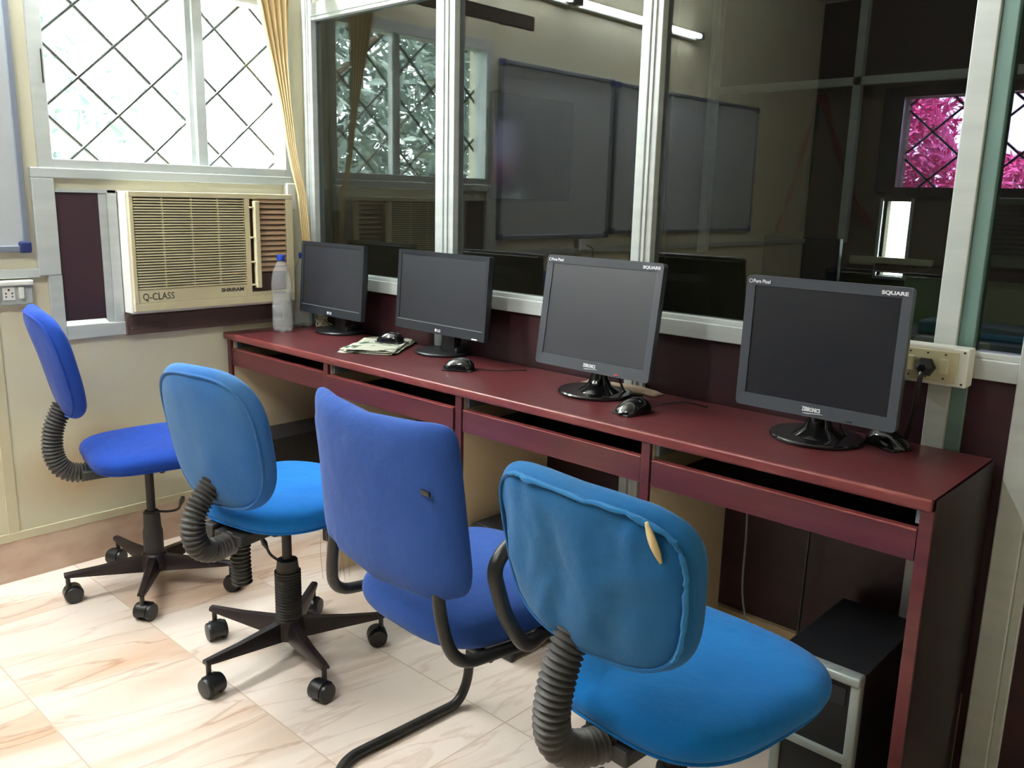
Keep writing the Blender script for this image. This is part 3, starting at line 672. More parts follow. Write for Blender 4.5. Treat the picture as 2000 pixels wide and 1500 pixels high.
def ringface(bm, w_, h_, r, wi, hi, oz, y0_, depth):
    """bezel: outer rounded rectangle, inner rectangular hole, open front at y0_ (towards -y)"""
    P = rrect(w_, h_, r); n = len(P)
    Q = []
    for p in P:   # project on inner rectangle by matching corner groups
        Q.append((max(-wi / 2, min(wi / 2, p[0] * 9)), oz + max(-hi / 2, min(hi / 2, (p[1] - oz) * 9))))
    A = [bm.verts.new((p[0], y0_, p[1])) for p in P]; B = [bm.verts.new((q[0], y0_ + .0015, q[1])) for q in Q]
    C_ = [bm.verts.new((q[0], y0_ + depth, q[1])) for q in Q]; O = [bm.verts.new((p[0], y0_ + .018, p[1])) for p in P]
    for k in range(n):
        j = (k + 1) % n
        for a, b, c, d in ((A[k], A[j], B[j], B[k]), (B[k], B[j], C_[j], C_[k]), (A[j], A[k], O[k], O[j])):
            try: bm.faces.new((a, b, c, d))
            except ValueError: pass
    bmesh.ops.remove_doubles(bm, verts=bm.verts, dist=1e-6)
def monitor(lab, base, cx_, cy_, cz_, yaw, tilt, w_, h_, kind):
    t = thing('monitor', lab, 'monitor', (base[0], base[1], D))
    T = Matrix.Translation(Vector((cx_ - base[0], cy_ - base[1], cz_ - D))) @ Matrix.Rotation(yaw, 4, 'Z') @ Matrix.Rotation(tilt, 4, 'X')
    if kind == 'square': wi, hi, oz, r, bz, sc = w_ - .042, h_ - .052, .004, .010, M['bezel'], M['screen']
    else: wi, hi, oz, r, bz, sc = w_ - .030, h_ - .047, .010, .004, M['bezel_lg'], M['screen']
    if kind == 'square' and cx_ > -1: sc = M['screen_dark']
    bm = BM(); ringface(bm, w_, h_, r, wi, hi, oz, 0, .004); xform(bm, T); obj('bezel', bm, bz, t)
    bm = BM(); box(bm, -wi / 2, wi / 2, .0035, .005, oz - hi / 2, oz + hi / 2); xform(bm, T); obj('screen', bm, sc, t)
    bm = BM(); slab(bm, w_ - .003, h_ - .003, r, .006, .030, .006); slab(bm, w_ * .66, h_ * .66, .02, .030, .055, .02); xform(bm, T); obj('back_shell', bm, M['black'], t)
    # neck
    nx = T @ Vector((0, .045, -h_ * .28)); bm = BM()
    if kind == 'square':
        lathe(bm, [(.020, cz_ - D - h_ * .35), (.022, .075), (.024, .05), (.034, .028), (.055, .014), (.06, .008)], (0, 0, 0), 28)
        xform(bm, Matrix.Translation((nx.x * .6, nx.y * .4, 0)))
    else:
        box(bm, nx.x - .032, nx.x + .032, -.012 + nx.y * .5, .022 + nx.y * .5, .008, cz_ - D - h_ * .3, .006)
        box(bm, nx.x - .042, nx.x + .042, -.02, .04, .008, .03, .008)
    obj('neck', bm, M['black_gloss'] if kind == 'square' else M['black'], t, True)
    br_ = .105 if kind == 'square' else .100
    bm = BM(); lathe(bm, [(br_ - .004, 0), (br_, .003), (br_, .007), (br_ - .003, .010), (br_ * .7, .012), (.02, .0135)], (0, 0, 0), 64)
    xform(bm, Matrix.Diagonal((1, .95, 1, 1))); obj('base', bm, M['black_gloss'] if kind == 'square' else M['black'], t, True)
    F = lambda u, v: T @ frame_mtx((u, -.0008, v), (1, 0, 0), (0, 0, 1))
    if kind == 'square':
        text('lettering', 'Pure Pixel', .0115, M['white_ink'], t, F(-w_ / 2 + .016, h_ / 2 - .0165), sx=.9, bold=.0002)
        bm = BM(); tube(bm, [(.004 * math.cos(a * .5), 0, .004 * math.sin(a * .5)) for a in range(13)], .0007, 5, closed=False); xform(bm, T @ Matrix.Translation((-w_ / 2 + .0105, -.001, h_ / 2 - .013))); obj('logo', bm, M['white_ink'], t)
        text('lettering', 'SQUARE', .0105, M['white_ink'], t, F(w_ / 2 - .062, h_ / 2 - .0165), sx=1.35, bold=.0004)
        text('lettering', 'ZEBRONICS', .0125, M['white_ink'], t, F(-.02, -h_ / 2 + .0125), sx=.62, bold=.0005)
        bm = BM(); v = [bm.verts.new(T @ Vector(p)) for p in ((-.02, -.001, -h_ / 2 + .008), (.028, -.001, -h_ / 2 + .0105), (.028, -.001, -h_ / 2 + .0095), (-.012, -.001, -h_ / 2 + .0065))]; bm.faces.new(v); obj('logo', bm, M['white_ink'], t)
        bm = BM(); box(bm, w_ * .22, w_ * .22 + .012, -.001, 0, -h_ / 2 + .0045, -h_ / 2 + .0075); xform(bm, T); obj('power_mark', bm, M['red_ink'] if cx_ < -1 else M['black'], t)
    else:
        bm = BM(); box(bm, -w_ / 2 + .012, w_ / 2 - .012, -.0008, .0, oz - hi / 2 - .0035, oz - hi / 2 - .0015); xform(bm, T); obj('trim_line', bm, M['silver'], t)
        text('lettering', 'LG', .013, M['white_ink'], t, F(.0, -h_ / 2 + .007), sx=1, bold=.0004)
        bm = BM(); lathe(bm, [(.0052, -.001), (.0052, 0)], (-.008, 0, -h_ / 2 + .0115), 16, 'y'); xform(bm, T); obj('logo', bm, M['white_ink'], t)
        if cx_ > -2.4:
            bm = BM(); box(bm, w_ / 2 - .058, w_ / 2 - .032, -.0012, .002, -h_ / 2 + .001, -h_ / 2 + .006, .0015); xform(bm, T); obj('power_light', bm, M['white_ink'], t)
    bm = BM()
    pts = catmull([(nx.x + .02, nx.y + .03, .12), (nx.x + .03, nx.y + .05, .04), (nx.x + .05, nx.y + .06, .006), (nx.x + .09, nx.y + .075, .005)]) if base[1] < 1.93 else None
    if pts: tube(bm, pts, .003, 8); obj('cable', bm, M['black'], t, True)
    else: bm.free()
    return t
monitor('slim black widescreen monitor at left end of desk, beside the water bottles', (-2.734, 1.965), -2.708, 1.905, .968, R(-1), R(-4), .400, .272, 'lg')
monitor('slim black widescreen monitor with small white power light, second from left', (-2.145, 1.965), -2.10, 1.905, .972, R(-1.5), R(-4), .448, .266, 'lg')
monitor('square monitor with grey screen, charcoal bezel and red mark at lower edge', (-1.41, 1.86), -1.382, 1.81, .985, R(-1), R(-8), .385, .302, 'square')
monitor('square monitor with black screen at right end of desk, beside the switch box', (-.784, 1.875), -.773, 1.81, .976, R(0), R(-2), .366, .30, 'square')

# ---------------------------------------------------------------- small things on the desk
def mouse(x, y, rz, lab, z=D, cable=None, m='black_gloss', chrome=True):
    t = thing('computer_mouse', lab, 'mouse', (x, y, z), rz)
    bm = BM(); n = 20; rings = []
    for i in range(13):
        u = i / 12; yy = -.052 + .104 * u; ww = .030 * math.sqrt(max(0, 1 - (2 * u - 1) ** 4)) + .001; hh = .034 * (math.sin(math.pi * min(1, u * .92 + .1)) ** .6) * math.sqrt(max(.0, 1 - (2 * u - 1) ** 6)) + .002
        rings.append([bm.verts.new((ww * math.cos(math.pi * k / (n - 1)), -yy, .004 + hh * math.sin(math.pi * k / (n - 1)) ** .8 if 0 < k < n - 1 else .002)) for k in range(n)])
    for A, B in zip(rings, rings[1:]):
        for k in range(n - 1): bm.faces.new((A[k], A[k + 1], B[k + 1], B[k]))
        bm.faces.new((A[-1], A[0], B[0], B[-1]))
    bm.faces.new(rings[0]); bm.faces.new(rings[-1][::-1]); obj('mouse_body', bm, M[m], t, True)
    bm = BM(); box(bm, -.028, .028, -.048, .048, 0, .005, .002); obj('underside', bm, M['black'], t)
    bm = BM(); lathe(bm, [(.007, -.0035), (.0085, 0), (.007, .0035)], (0, .028, .029), 16, 'x'); obj('scroll_wheel', bm, M['black_rub'], t)
    if cable:
        bm = BM(); tube(bm, catmull(cable), .0018, 6); obj('cable', bm, M['black'], t, True)
    return t
mouse(-2.380, 1.925, R(-70), 'black mouse lying on the folded newspaper', z=D + .010, cable=[(0, .05, .008), (.0, .07, .006), (.02, .085, .004)])
mouse(-1.893, 1.80, R(-62), 'black mouse on bare desk in front of the second monitor', cable=[(0, .05, .008), (-.02, .09, .003), (-.03, .14, .003), (-.06, .2, .003)])
mouse(-1.208, 1.755, R(-10), 'black mouse beside the base of the grey-screened square monitor', cable=[(0, .05, .008), (.03, .09, .02), (.05, .14, .02), (.07, .2, .004)])
mouse(-.646, 1.932, R(65), 'black mouse partly behind the right-end monitor, below the switch box')

# bottles
def bottle(x, y, lab, rz=0, lvl=.12):
    t = thing('water_bottle', lab, 'bottle', (x, y, D), rz, group='clear water bottles at the desk end')
    prof_ = [(.016, .006), (.030, .0), (.036, .006), (.039, .02), (.039, .055), (.0375, .06), (.039, .065), (.039, .10), (.0365, .105), (.0365, .15), (.039, .155), (.0395, .18), (.037, .205), (.030, .235), (.020, .258), (.0135, .268), (.0130, .274)]
    bm = BM(); lathe(bm, prof_, (0, 0, 0), 40)
    for v in bm.verts:
        if v.co.z < .012:
            a = math.atan2(v.co.y, v.co.x); v.co.z += .006 * max(0, math.cos(a * 5))
    obj('bottle_body', bm, M['pet'], t, True, auto=60)
    bm = BM(); lathe(bm, [(.033, .008)] + [(r_ - .003, z_) for r_, z_ in prof_ if .01 < z_ < lvl] + [(.034, lvl)], (0, 0, 0), 32); obj('water', bm, M['water'], t, True, auto=60)
    bm = BM(); lathe(bm, [(.0150, .271), (.0155, .273), (.0155, .290), (.0145, .292)], (0, 0, 0), 24); obj('cap', bm, M['blue_cap'], t, True)
    return t
bottle(-2.882, 1.805, 'blue-capped clear water bottle at the outer left corner of the desk', 0, .15)
bottle(-2.952, 1.948, 'blue-capped clear water bottle half hidden by the first monitor', .5, .10)

# newspaper
bm = BM(); NX, NY = 14, 12
def news_sheet(bm, cx_, cy_, w_, h_, rz, z, seed, crump=.004):
    ca, sa = math.cos(rz), math.sin(rz); g = []
    for i in range(NX + 1):
        row = []
        for j in range(NY + 1):
            u = (i / NX - .5) * w_; v = (j / NY - .5) * h_; nz = noise.noise(Vector((u * 14, v * 14, seed))) * crump; e = max(abs(i / NX - .5), abs(j / NY - .5)) * 2
            row.append(bm.verts.new((cx_ + u * ca - v * sa + nz, cy_ + u * sa + v * ca, z + abs(nz) + (.006 * max(0, e - .85) / .15 * (noise.noise(Vector((u * 20, v * 20, seed + 5))) + .4)))))
        g.append(row)
    for A, B in zip(g, g[1:]):
        for j in range(NY): bm.faces.new((A[j], A[j + 1], B[j + 1], B[j]))
for k, (dx, dy, s, r_) in enumerate(((0, 0, 1, 0), (.006, .004, .97, .05), (-.006, .006, .95, -.04), (.004, -.002, .9, .08))): news_sheet(bm, dx, dy, .31 * s, .19 * s, R(122) + r_, .001 + k * .0024, k * 3.1)
o = obj('newspaper', bm, M['news'], None, True); o.location = (-2.372, 1.872, D); sd = o.modifiers.new('s', 'SOLIDIFY'); sd.thickness = .0006
tag(o, 'crumpled folded newspaper lying on the desk beneath a mouse', 'newspaper')
# rags behind the monitors
def rag(x, y, w_, h_, ht, m, lab, seed, name='cloth_rag'):
    bm = BM(); g = []; n = 18
    for i in range(n + 1):
        row = []
        for j in range(n + 1):
            u = (i / n - .5) * w_; v = (j / n - .5) * h_; q = Vector((u * 28, v * 28, seed)); e = max(0, 1 - (max(abs(i / n - .5), abs(j / n - .5)) * 2) ** 4)
            row.append(bm.verts.new((u + .008 * noise.noise(q + Vector((3, 0, 0))), v + .008 * noise.noise(q + Vector((0, 7, 0))), .002 + e * ht * (.6 + .8 * abs(noise.noise(q))))))
        g.append(row)
    for A, B in zip(g, g[1:]):
        for j in range(n): bm.faces.new((A[j], A[j + 1], B[j + 1], B[j]))
    o = obj(name, bm, m, None, True); o.location = (x, y, D); sd = o.modifiers.new('s', 'SOLIDIFY'); sd.thickness = .0012; tag(o, lab, 'cloth'); return o
rag(-1.40, 1.965, .26, .05, .014, M['cloth_beige'], 'crumpled beige cloth behind the stand of the grey-screened monitor', 2)
# string bundle behind the first monitor
bm = BM(); rnd = random.Random(9); pts = []
for i in range(60): pts.append((rnd.uniform(-.033, .03), rnd.uniform(-.02, .02), .006 + rnd.random() * .05))
tube(bm, catmull(pts, 4), .0022, 5); o = obj('string_bundle', bm, M['yellow_pl'], None, True); o.location = (-2.868, 1.98, D); tag(o, 'tangled off-white cord bundle behind the leftmost monitor', 'cord')

# ---------------------------------------------------------------- switch box with plug at right
t = thing('switch_box', 'white surface switch box with a black plug, on the partition post', 'switch box', (-.585, Y - .007, .953))
bm = BM(); box(bm, -.075, .075, -.045, 0, -.042, .042, .004); obj('housing', bm, M['white_pl'], t)
bm = BM(); box(bm, -.068, .056, -.049, -.045, -.034, .034, .002); obj('plate', bm, M['yellow_pl'], t)
for xx in (-.042, .030):
    bm = BM(); box(bm, xx - .010, xx + .010, -.056, -.049, -.017, .017, .003); obj('switch', bm, M['yellow_pl'], t)
bm = BM()
for xx in (-.042, -.006, .03):
    for zz in (.026, -.026): lathe(bm, [(.0022, -.0505), (.0022, -.049)], (xx, 0, zz), 8, 'y')
for xx, zz in ((.066, .034), (.066, -.034)): lathe(bm, [(.0026, -.0465), (.0026, -.045)], (xx, 0, zz), 8, 'y')
obj('screw', bm, M['dark_ink'], t)
t = thing('power_plug', 'black three-pin plug and cable in the partition switch box', 'plug', (-.592, Y - .056, .948))
bm = BM(); lathe(bm, [(.021, 0), (.022, -.004), (.019, -.014), (.012, -.024), (.009, -.028)], (0, 0, 0), 6, 'y'); obj('plug_body', bm, M['black'], t)
bm = BM(); tube(bm, smooth_path([(0, -.018, 0), (0, -.030, -.02), (-.006, -.02, -.09), (-.022, -.004, -.165), (-.03, .03, -.18)], .02), [.0075] + [.0055] * 40 if False else .0055, 8); obj('cable', bm, M['black'], t, True)
# cables hanging under the desk
for pts, lab in (([(-1.0, 1.985, .66), (-.99, 1.985, .45), (-.98, 1.98, .25), (-.9, 1.95, .1)], 'thin grey cable against the panel in the right-hand bay'),):
    bm = BM(); tube(bm, catmull(pts), .003, 6); tag(obj('hanging_cable', bm, M['silver'], None, True), lab, 'cable')
for pts, lab in (([(-.82, 1.975, .68), (-.82, 1.98, .5), (-.825, 1.98, .2), (-.83, 1.97, .01)], 'black cable hanging straight down in the right-hand bay'),
                 ([(-.72, 1.96, .68), (-.73, 1.95, .56), (-.66, 1.93, .52), (-.55, 1.95, .58), (-.50, 1.97, .64)], 'black cable looping under the tray of the right-hand bay'),
                 ([(-2.30, 1.985, .66), (-2.29, 1.98, .5), (-2.27, 1.98, .2), (-2.26, 1.97, .01)], 'black cable hanging down in the second bay')):
    bm = BM(); tube(bm, catmull(pts), .0035, 6); tag(obj('hanging_cable', bm, M['black'], None, True), lab, 'cable')
# electrical boxes in the far left bay
t = thing('wall_box', 'white boxes and pipes in the corner under the desk', 'electrical box', (X, 1.86, .5))
bm = BM(); box(bm, 0, .04, -.06, .04, -.02, .14, .004); obj('box_body', bm, M['sw_grey'], t)
bm = BM(); box(bm, 0, .018, -.02, .01, -.1, -.02, .002); box(bm, 0, .03, .07, .10, -.1, .14, .002); obj('conduit', bm, M['sw_grey'], t)
bm = BM(); box(bm, X + .002, X + .02, 1.55, 1.99, .31, .42, .002); struct('trim_13', bm, M['brown_board'])

# ---------------------------------------------------------------- computer towers
def tower(x0_, x1_, y0_, y1_, h_, lab, face='plain'):
    t = thing('computer_tower', lab, 'computer', ((x0_ + x1_) / 2, y0_, 0)); w_ = x1_ - x0_; d_ = y1_ - y0_
    bm = BM(); box(bm, -w_ / 2, w_ / 2, .018, d_, .008, h_, .003); obj('case', bm, M['cpu_black'], t)
    if face == 'silver':
        bm = BM(); box(bm, -w_ / 2 + .003, w_ / 2 - .003, .004, .02, .01, h_ - .004, .002); obj('front_panel', bm, M['black'], t)
        bm = BM(); b = .022
        box(bm, -w_ / 2, w_ / 2, -.012, .022, h_ - .020, h_ + .002, .006, 3)
        box(bm, w_ / 2 - b, w_ / 2, -.004, .02, .0, h_ - .012, .006, 3); box(bm, -w_ / 2, -w_ / 2 + b, -.004, .02, .0, .165, .006, 3)
        box(bm, -w_ / 2, w_ / 2 - .01, -.006, .012, .150, .168, .004, 2)
        obj('silver_frame', bm, M['silver'], t, True)
        bm = BM(); lathe(bm, [(.011, 0), (.010, .002)], (.035, .004, h_ + .001), 20)
        for k in range(3): box(bm, .005 - k * .018, .014 - k * .018, .0, .006, h_ + .001, h_ + .003, .0005)
        obj('button', bm, M['silver'], t)
        bm = BM(); box(bm, -w_ / 2 + .03, w_ / 2 - .03, .0, .006, h_ - .075, h_ - .035, .001); obj('drive_bay', bm, M['cpu_black'], t)
    else:
        bm = BM(); box(bm, -w_ / 2, w_ / 2, 0, .02, .0, h_, .006); obj('front_panel', bm, M['black'], t)
        bm = BM(); lathe(bm, [(.008, -.002), (.008, .001)], (0, 0, h_ * .55), 16, 'y'); obj('button', bm, M['silver'], t)
    bm = BM()
    for sx in (-w_ / 2 + .02, w_ / 2 - .02):
        for sy in (.05, d_ - .04): lathe(bm, [(.01, 0), (.01, .009)], (sx, sy, 0), 10)
    obj('foot', bm, M['black_rub'], t); return t
tower(-2.925, -2.747, 1.65, 1.985, .385, 'black computer tower under the far left bay, behind the first chairs')
tower(-1.985, -1.795, 1.60, 1.97, .36, 'black computer tower mostly hidden behind the cantilever chair')
t3 = tower(-1.665, -1.49, 1.632, 1.985, .37, 'black computer tower with a torn paper label near the floor')
bm = BM(); P = [(.088, .05, .075), (.088, .13, .07), (.088, .14, .10), (.088, .125, .115), (.088, .135, .14), (.088, .05, .145)]
P = [(.0885, y, z) for _, y, z in P]; bm.faces.new([bm.verts.new(p) for p in P]); bm.faces.new([bm.verts.new((.0892, p[1], p[2])) for p in P]); obj('paper_label', bm, M['paper'], t3)
tower(-.722, -.542, 1.645, 1.985, .352, 'black computer tower with silver-framed front at lower right', 'silver')

# ---------------------------------------------------------------- chairs
def pad_mesh(w_, h_, t_, e=3.6, curve=0, taper=0, dome=0, wr=0, seed=0, n=72, rings=16, fold=(10, 10, 3), flat_bottom=0, sag=0):
    """cushion in the XZ plane, thickness along Y (front +y)"""
    bm = BM(); sides = []
    for sgn in (1, -1):
        rs = []
        for i in range(rings + 1):
            s = math.sin(math.pi / 2 * i / rings) if i < rings else 1
            if i == 0: rs.append([None]); continue
            ring = []
            for k in range(n):
                a = 2 * math.pi * k / n; c, d = math.cos(a), math.sin(a)
                px = math.copysign(abs(c) ** (2 / e), c) * w_ / 2; pz = math.copysign(abs(d) ** (2 / e), d) * h_ / 2
                px *= 1 + taper * pz / h_; x, z = px * s, pz * s
                th = t_ / 2 * math.sqrt(max(0, 1 - s ** 8)) * (1 + dome * (1 - s * s))
                y = sgn * th + curve * (x / (w_ / 2)) ** 2
                q = Vector((x * fold[0], seed + sgn, z * fold[2])); wv = wr * (noise.noise(q) + .5 * noise.noise(q * 2.3)) * (1 - s ** 12)
                y += wv; z += sag * (x / (w_ / 2)) ** 2
                ring.append((x, y, z))
            rs.append(ring)
        sides.append(rs)
    outer = [bm.verts.new(p) for p in sides[0][-1]]
    for si, rs in enumerate(sides):
        prev = outer
        for i in range(rings - 1, 0, -1):
            cur = [bm.verts.new(p) for p in rs[i]]
            for k in range(n):
                f = (prev[k], prev[(k + 1) % n], cur[(k + 1) % n], cur[k]); bm.faces.new(f if si == 0 else f[::-1])
            prev = cur
        c = Vector((0, 0, 0))
        for v in prev: c += v.co
        cv = bm.verts.new(c / n)
        for k in range(n): bm.faces.new((prev[k], prev[(k + 1) % n], cv))
    return bm
def outline(w_, h_, e, taper, curve, n=72, y=0, sag=0, k0=1.0):
    pts = []
    for k in range(n):
        a = 2 * math.pi * k / n; c, d = math.cos(a), math.sin(a); px = math.copysign(abs(c) ** (2 / e), c) * w_ / 2 * k0; pz = math.copysign(abs(d) ** (2 / e), d) * h_ / 2 * k0
        px *= 1 + taper * pz / h_; pts.append(Vector((px, y + curve * (px / (w_ / 2)) ** 2, pz + sag * (px / (w_ / 2)) ** 2)))
    return pts
def bellows(bm, path, r, amp, pitch, n=20):
    P = catmull(path, 24); L = [0]
    for a, b in zip(P, P[1:]): L.append(L[-1] + (b - a).length)
    N = int(L[-1] / pitch) * 6; out = []; rad = []; j = 0
    for i in range(N + 1):
        s = L[-1] * i / N
        while j < len(L) - 2 and L[j + 1] < s: j += 1
        f = (s - L[j]) / max(1e-9, L[j + 1] - L[j]); out.append(P[j].lerp(P[j + 1], min(1, f))); rad.append(r + amp * math.cos(2 * math.pi * (i % 6) / 6))
    tube(bm, out, rad, n)
def rotz(bm, a): xform(bm, Matrix.Rotation(a, 4, 'Z'))
def caster(parent, x, y, az, roll):
    """az = arm direction; roll = wheel heading"""
    bm = BM(); tube(bm, [(x, y, .052), (x, y, .082)], .007, 10)
    # hood: half cylinder
    n = 14; c, s = math.cos(roll), math.sin(roll); rr = .0285
    wx = Vector((-s, c, 0)); fx = Vector((c, s, 0)); ctr = Vector((x, y, 0)) - fx * .012 + Vector((0, 0, .028))
    rows_ = []
    for wv in (-.016, .016):
        rows_.append([bm.verts.new(ctr + wx * wv + fx * math.cos(R(-20 + 220 * k / n)) * rr + Vector((0, 0, math.sin(R(-20 + 220 * k / n)) * rr))) for k in range(n + 1)])
    for k in range(n): bm.faces.new((rows_[0][k], rows_[0][k + 1], rows_[1][k + 1], rows_[1][k]))
    bm.faces.new(rows_[0]); bm.faces.new(rows_[1][::-1])
    cs = obj('caster', bm, M['black'], parent, True)
    for sg in (-1, 1):
        bm = BM(); lathe(bm, [(.012, -.009), (.0245, -.008), (.0265, -.004), (.0265, .005), (.0245, .008), (.010, .0095)], (0, 0, 0), 28, 'x')
        xform(bm, Matrix.Translation(ctr + wx * sg * .019 - Vector((0, 0, .0015))) @ Matrix.Rotation(roll + math.pi / 2, 4, 'Z')); obj('wheel', bm, M['black'], cs, True)
def star_base(root, arms, rolls, rad=.262, hubz=.088, ribbed=True, post_top=.44, zlev=.24, twist=0):
    bm = BM(); lathe(bm, [(.030, .055), (.048, .062), (.050, .085), (.040, .112), (.034, .118)], (0, 0, 0), 30)
    for a in arms:
        a = R(a); c, s = math.cos(a), math.sin(a); d = Vector((c, s, 0)); p = Vector((-s, c, 0)); st = [(.03, .020, .058, .112), (.08, .019, .064, .108), (.16, .016, .073, .101), (rad - .02, .013, .082, .098), (rad + .006, .011, .085, .097)]; rs = []
        for r_, hw, zb, zt in st:
            rs.append([bm.verts.new(d * r_ + p * (hw * u) + Vector((0, 0, zb + (zt - zb) * v))) for u, v in ((-1, 0), (1, 0), (1, .55), (.55, 1), (-.55, 1), (-1, .55))])
        for A, B in zip(rs, rs[1:]):
            for k in range(6): bm.faces.new((A[k], A[(k + 1) % 6], B[(k + 1) % 6], B[k]))
        bm.faces.new(rs[0]); bm.faces.new(rs[-1][::-1])
    obj('star_base', bm, M['dark_metal'], root, True, auto=35)
    for a, ro in zip(arms, rolls): caster(root, math.cos(R(a)) * rad * .985, math.sin(R(a)) * rad * .985, R(a), R(ro))
    if ribbed:
        bm = BM(); bellows(bm, [(0, 0, .112), (0, 0, .16), (0, 0, .20), (0, 0, zlev)], .0345, .0022, .0085, 28); obj('gas_lift_cover', bm, M['black_rub'], root, True, auto=70)
        bm = BM(); lathe(bm, [(.030, zlev), (.031, zlev + .006), (.028, zlev + .034), (.024, zlev + .036)], (0, 0, 0), 24); obj('collar', bm, M['black_rub'], root, True)
    else:
        bm = BM(); lathe(bm, [(.029, .112), (.031, .12), (.031, .19), (.027, .205), (.0255, zlev + .02), (.02, zlev + .026)], (0, 0, 0), 28); obj('gas_lift_cover', bm, M['black_rub'], root, True)
    bm = BM(); tube(bm, [(0, 0, zlev), (0, 0, post_top)], .0135, 16); obj('post', bm, M['dark_metal'], root, True)
def place(root, x, y): root.location = (x, y, 0)
Q = lambda a: a - math.pi / 2

def office_chair(name, label, x, y, face, arms, rolls, ribbed, mats, pad, seat, belw, zlev=.24, lever=None, plate=(.20, .13), seat_off=(0, .015)):
    t = thing(name, label, 'chair', (x, y, 0)); fa = Q(R(face))
    star_base(t, arms, rolls, ribbed=ribbed, zlev=zlev, post_top=seat['z'] - seat['t'] / 2 - .008)
    mb, ms = mats
    # seat
    bm = pad_mesh(seat['w'], seat['d'], seat['t'], e=seat.get('e', 3.4), curve=seat.get('curve', 0), taper=-seat.get('taper', .08), wr=.003, seed=x * 7, fold=(6, 6, 6))
    xform(bm, Matrix.Rotation(fa, 4, 'Z') @ Matrix.Translation((seat_off[0], seat_off[1], seat['z'])) @ Matrix.Rotation(R(seat.get('tilt', 0)), 4, 'X') @ Matrix.Rotation(R(90), 4, 'X'))
    so = obj('seat', bm, ms, t, True, auto=80)
    bm = BM(); P = outline(seat['w'], seat['d'], seat.get('e', 3.4), -seat.get('taper', .08), 0, k0=.955); P = [Vector((p.x, p.y - seat['t'] * .30, p.z)) for p in P]
    tube(bm, P, .0035, 6, closed=True); xform(bm, Matrix.Rotation(fa, 4, 'Z') @ Matrix.Translation((seat_off[0], seat_off[1], seat['z'])) @ Matrix.Rotation(R(seat.get('tilt', 0)), 4, 'X') @ Matrix.Rotation(R(90), 4, 'X')); obj('piping', bm, ms, so, True)
    # under plate
    zb = seat['z'] - seat['t'] / 2
    bm = BM(); box(bm, -.05, .05, -plate[0], plate[1], zb - .030, zb - .002, .004); box(bm, -.10, .10, -.09, .10, zb - .006, zb + .004, .002)
    tube(bm, [(.04, .02, zb - .02), (.085, .02, zb - .02)], .004, 8); lathe(bm, [(.008, .082), (.011, .088), (.009, .096)], (0, .02, zb - .02), 14, 'x')
    rotz(bm, fa); obj('seat_plate', bm, M['black_rub'], t)
    # backrest
    bm = pad_mesh(pad['w'], pad['h'], pad['t'], e=pad.get('e', 3.4), curve=pad.get('curve', .02), taper=pad.get('taper', .1), wr=pad.get('wr', .004), seed=x * 3 + 1, fold=pad.get('fold', (10, 1, 4)), dome=pad.get('dome', 0))
    T = Matrix.Rotation(fa, 4, 'Z') @ Matrix.Translation((pad.get('dx', 0), pad['y'], pad['z'])) @ Matrix.Rotation(R(pad.get('yaw', 0)), 4, 'Z') @ Matrix.Rotation(R(pad.get('lean', 8)), 4, 'X') @ Matrix.Rotation(R(pad.get('roll', 0)), 4, 'Y')
    xform(bm, T); b = obj('backrest', bm, mb, t, True, auto=80)
    bm = BM(); P = outline(pad['w'], pad['h'], pad.get('e', 3.4), pad.get('taper', .1), pad.get('curve', .02), y=-pad['t'] * .36, k0=.93); tube(bm, P, .0036, 6, closed=True); xform(bm, T); obj('piping', bm, mb, b, True)
    # bellows on the back bar
    bm = BM(); bellows(bm, belw, .0275, .0036, .0108); rotz(bm, fa); obj('bellows', bm, M['grey_rub'], t, True, auto=80)
    if lever:
        bm = BM(); P = catmull(lever, 6); tube(bm, P, .004, 8); e_ = P[-1]; d = (P[-1] - P[-2]).normalized(); tube(bm, [e_ - d * .004, e_ + d * .012, e_ + d * .026], [.005, .0085, .006], 10); obj('lever', bm, M['black'], t, True)
    return t, T, b

# chair 1, far left
c1, T1, b1 = office_chair('office_chair', 'royal blue office chair seen side-on by the left wall', -2.662, 1.155, 79, [-105, -33, 39, 111, 183], [-100, -60, 200, 60, 120], False, (M['blue_a'], M['blue_a']),
    dict(w=.355, h=.345, t=.056, y=-.250, z=.775, lean=14, curve=.03, taper=.16, e=3.2, wr=.005),
    dict(w=.42, d=.40, t=.068, z=.472, e=4, tilt=1, taper=.1), [(0, -.232, .64), (0, -.262, .57), (0, -.268, .50), (0, -.25, .448), (0, -.21, .425), (0, -.15, .425)], zlev=.235,
    lever=[(.03, 0, .265), (.06, .03, .265), (.085, .05, .275), (.095, .055, .295)])
# chair 2
c2, T2, b2 = office_chair('office_chair', 'faded denim-blue office chair with ribbed bellows, second from left', -1.968, 1.222, 101, [203, 275, 347, 59, 131], [170, 190, 100, 60, 120], True, (M['blue_b'], M['blue_bs']),
    dict(w=.35, h=.38, t=.062, y=-.245, z=.695, dx=.018, lean=12, curve=.028, taper=.05, e=3.0, wr=.005),
    dict(w=.43, d=.42, t=.082, z=.472, e=2.9, tilt=0, taper=.06), [(.005, -.215, .60), (.0, -.275, .535), (-.0, -.30, .485), (-.0, -.29, .43), (0, -.25, .402), (0, -.19, .402)], zlev=.255,
    lever=[(-.02, -.012, .28), (-.035, -.03, .30), (-.04, -.04, .325)])
bm = BM(); bellows(bm, [(0, -.16, .42), (0, -.165, .37), (0, -.165, .32), (0, -.163, .285)], .024, .003, .011); rotz(bm, Q(R(103))); obj('loose_bellows', bm, M['black_rub'], c2, True, auto=80)
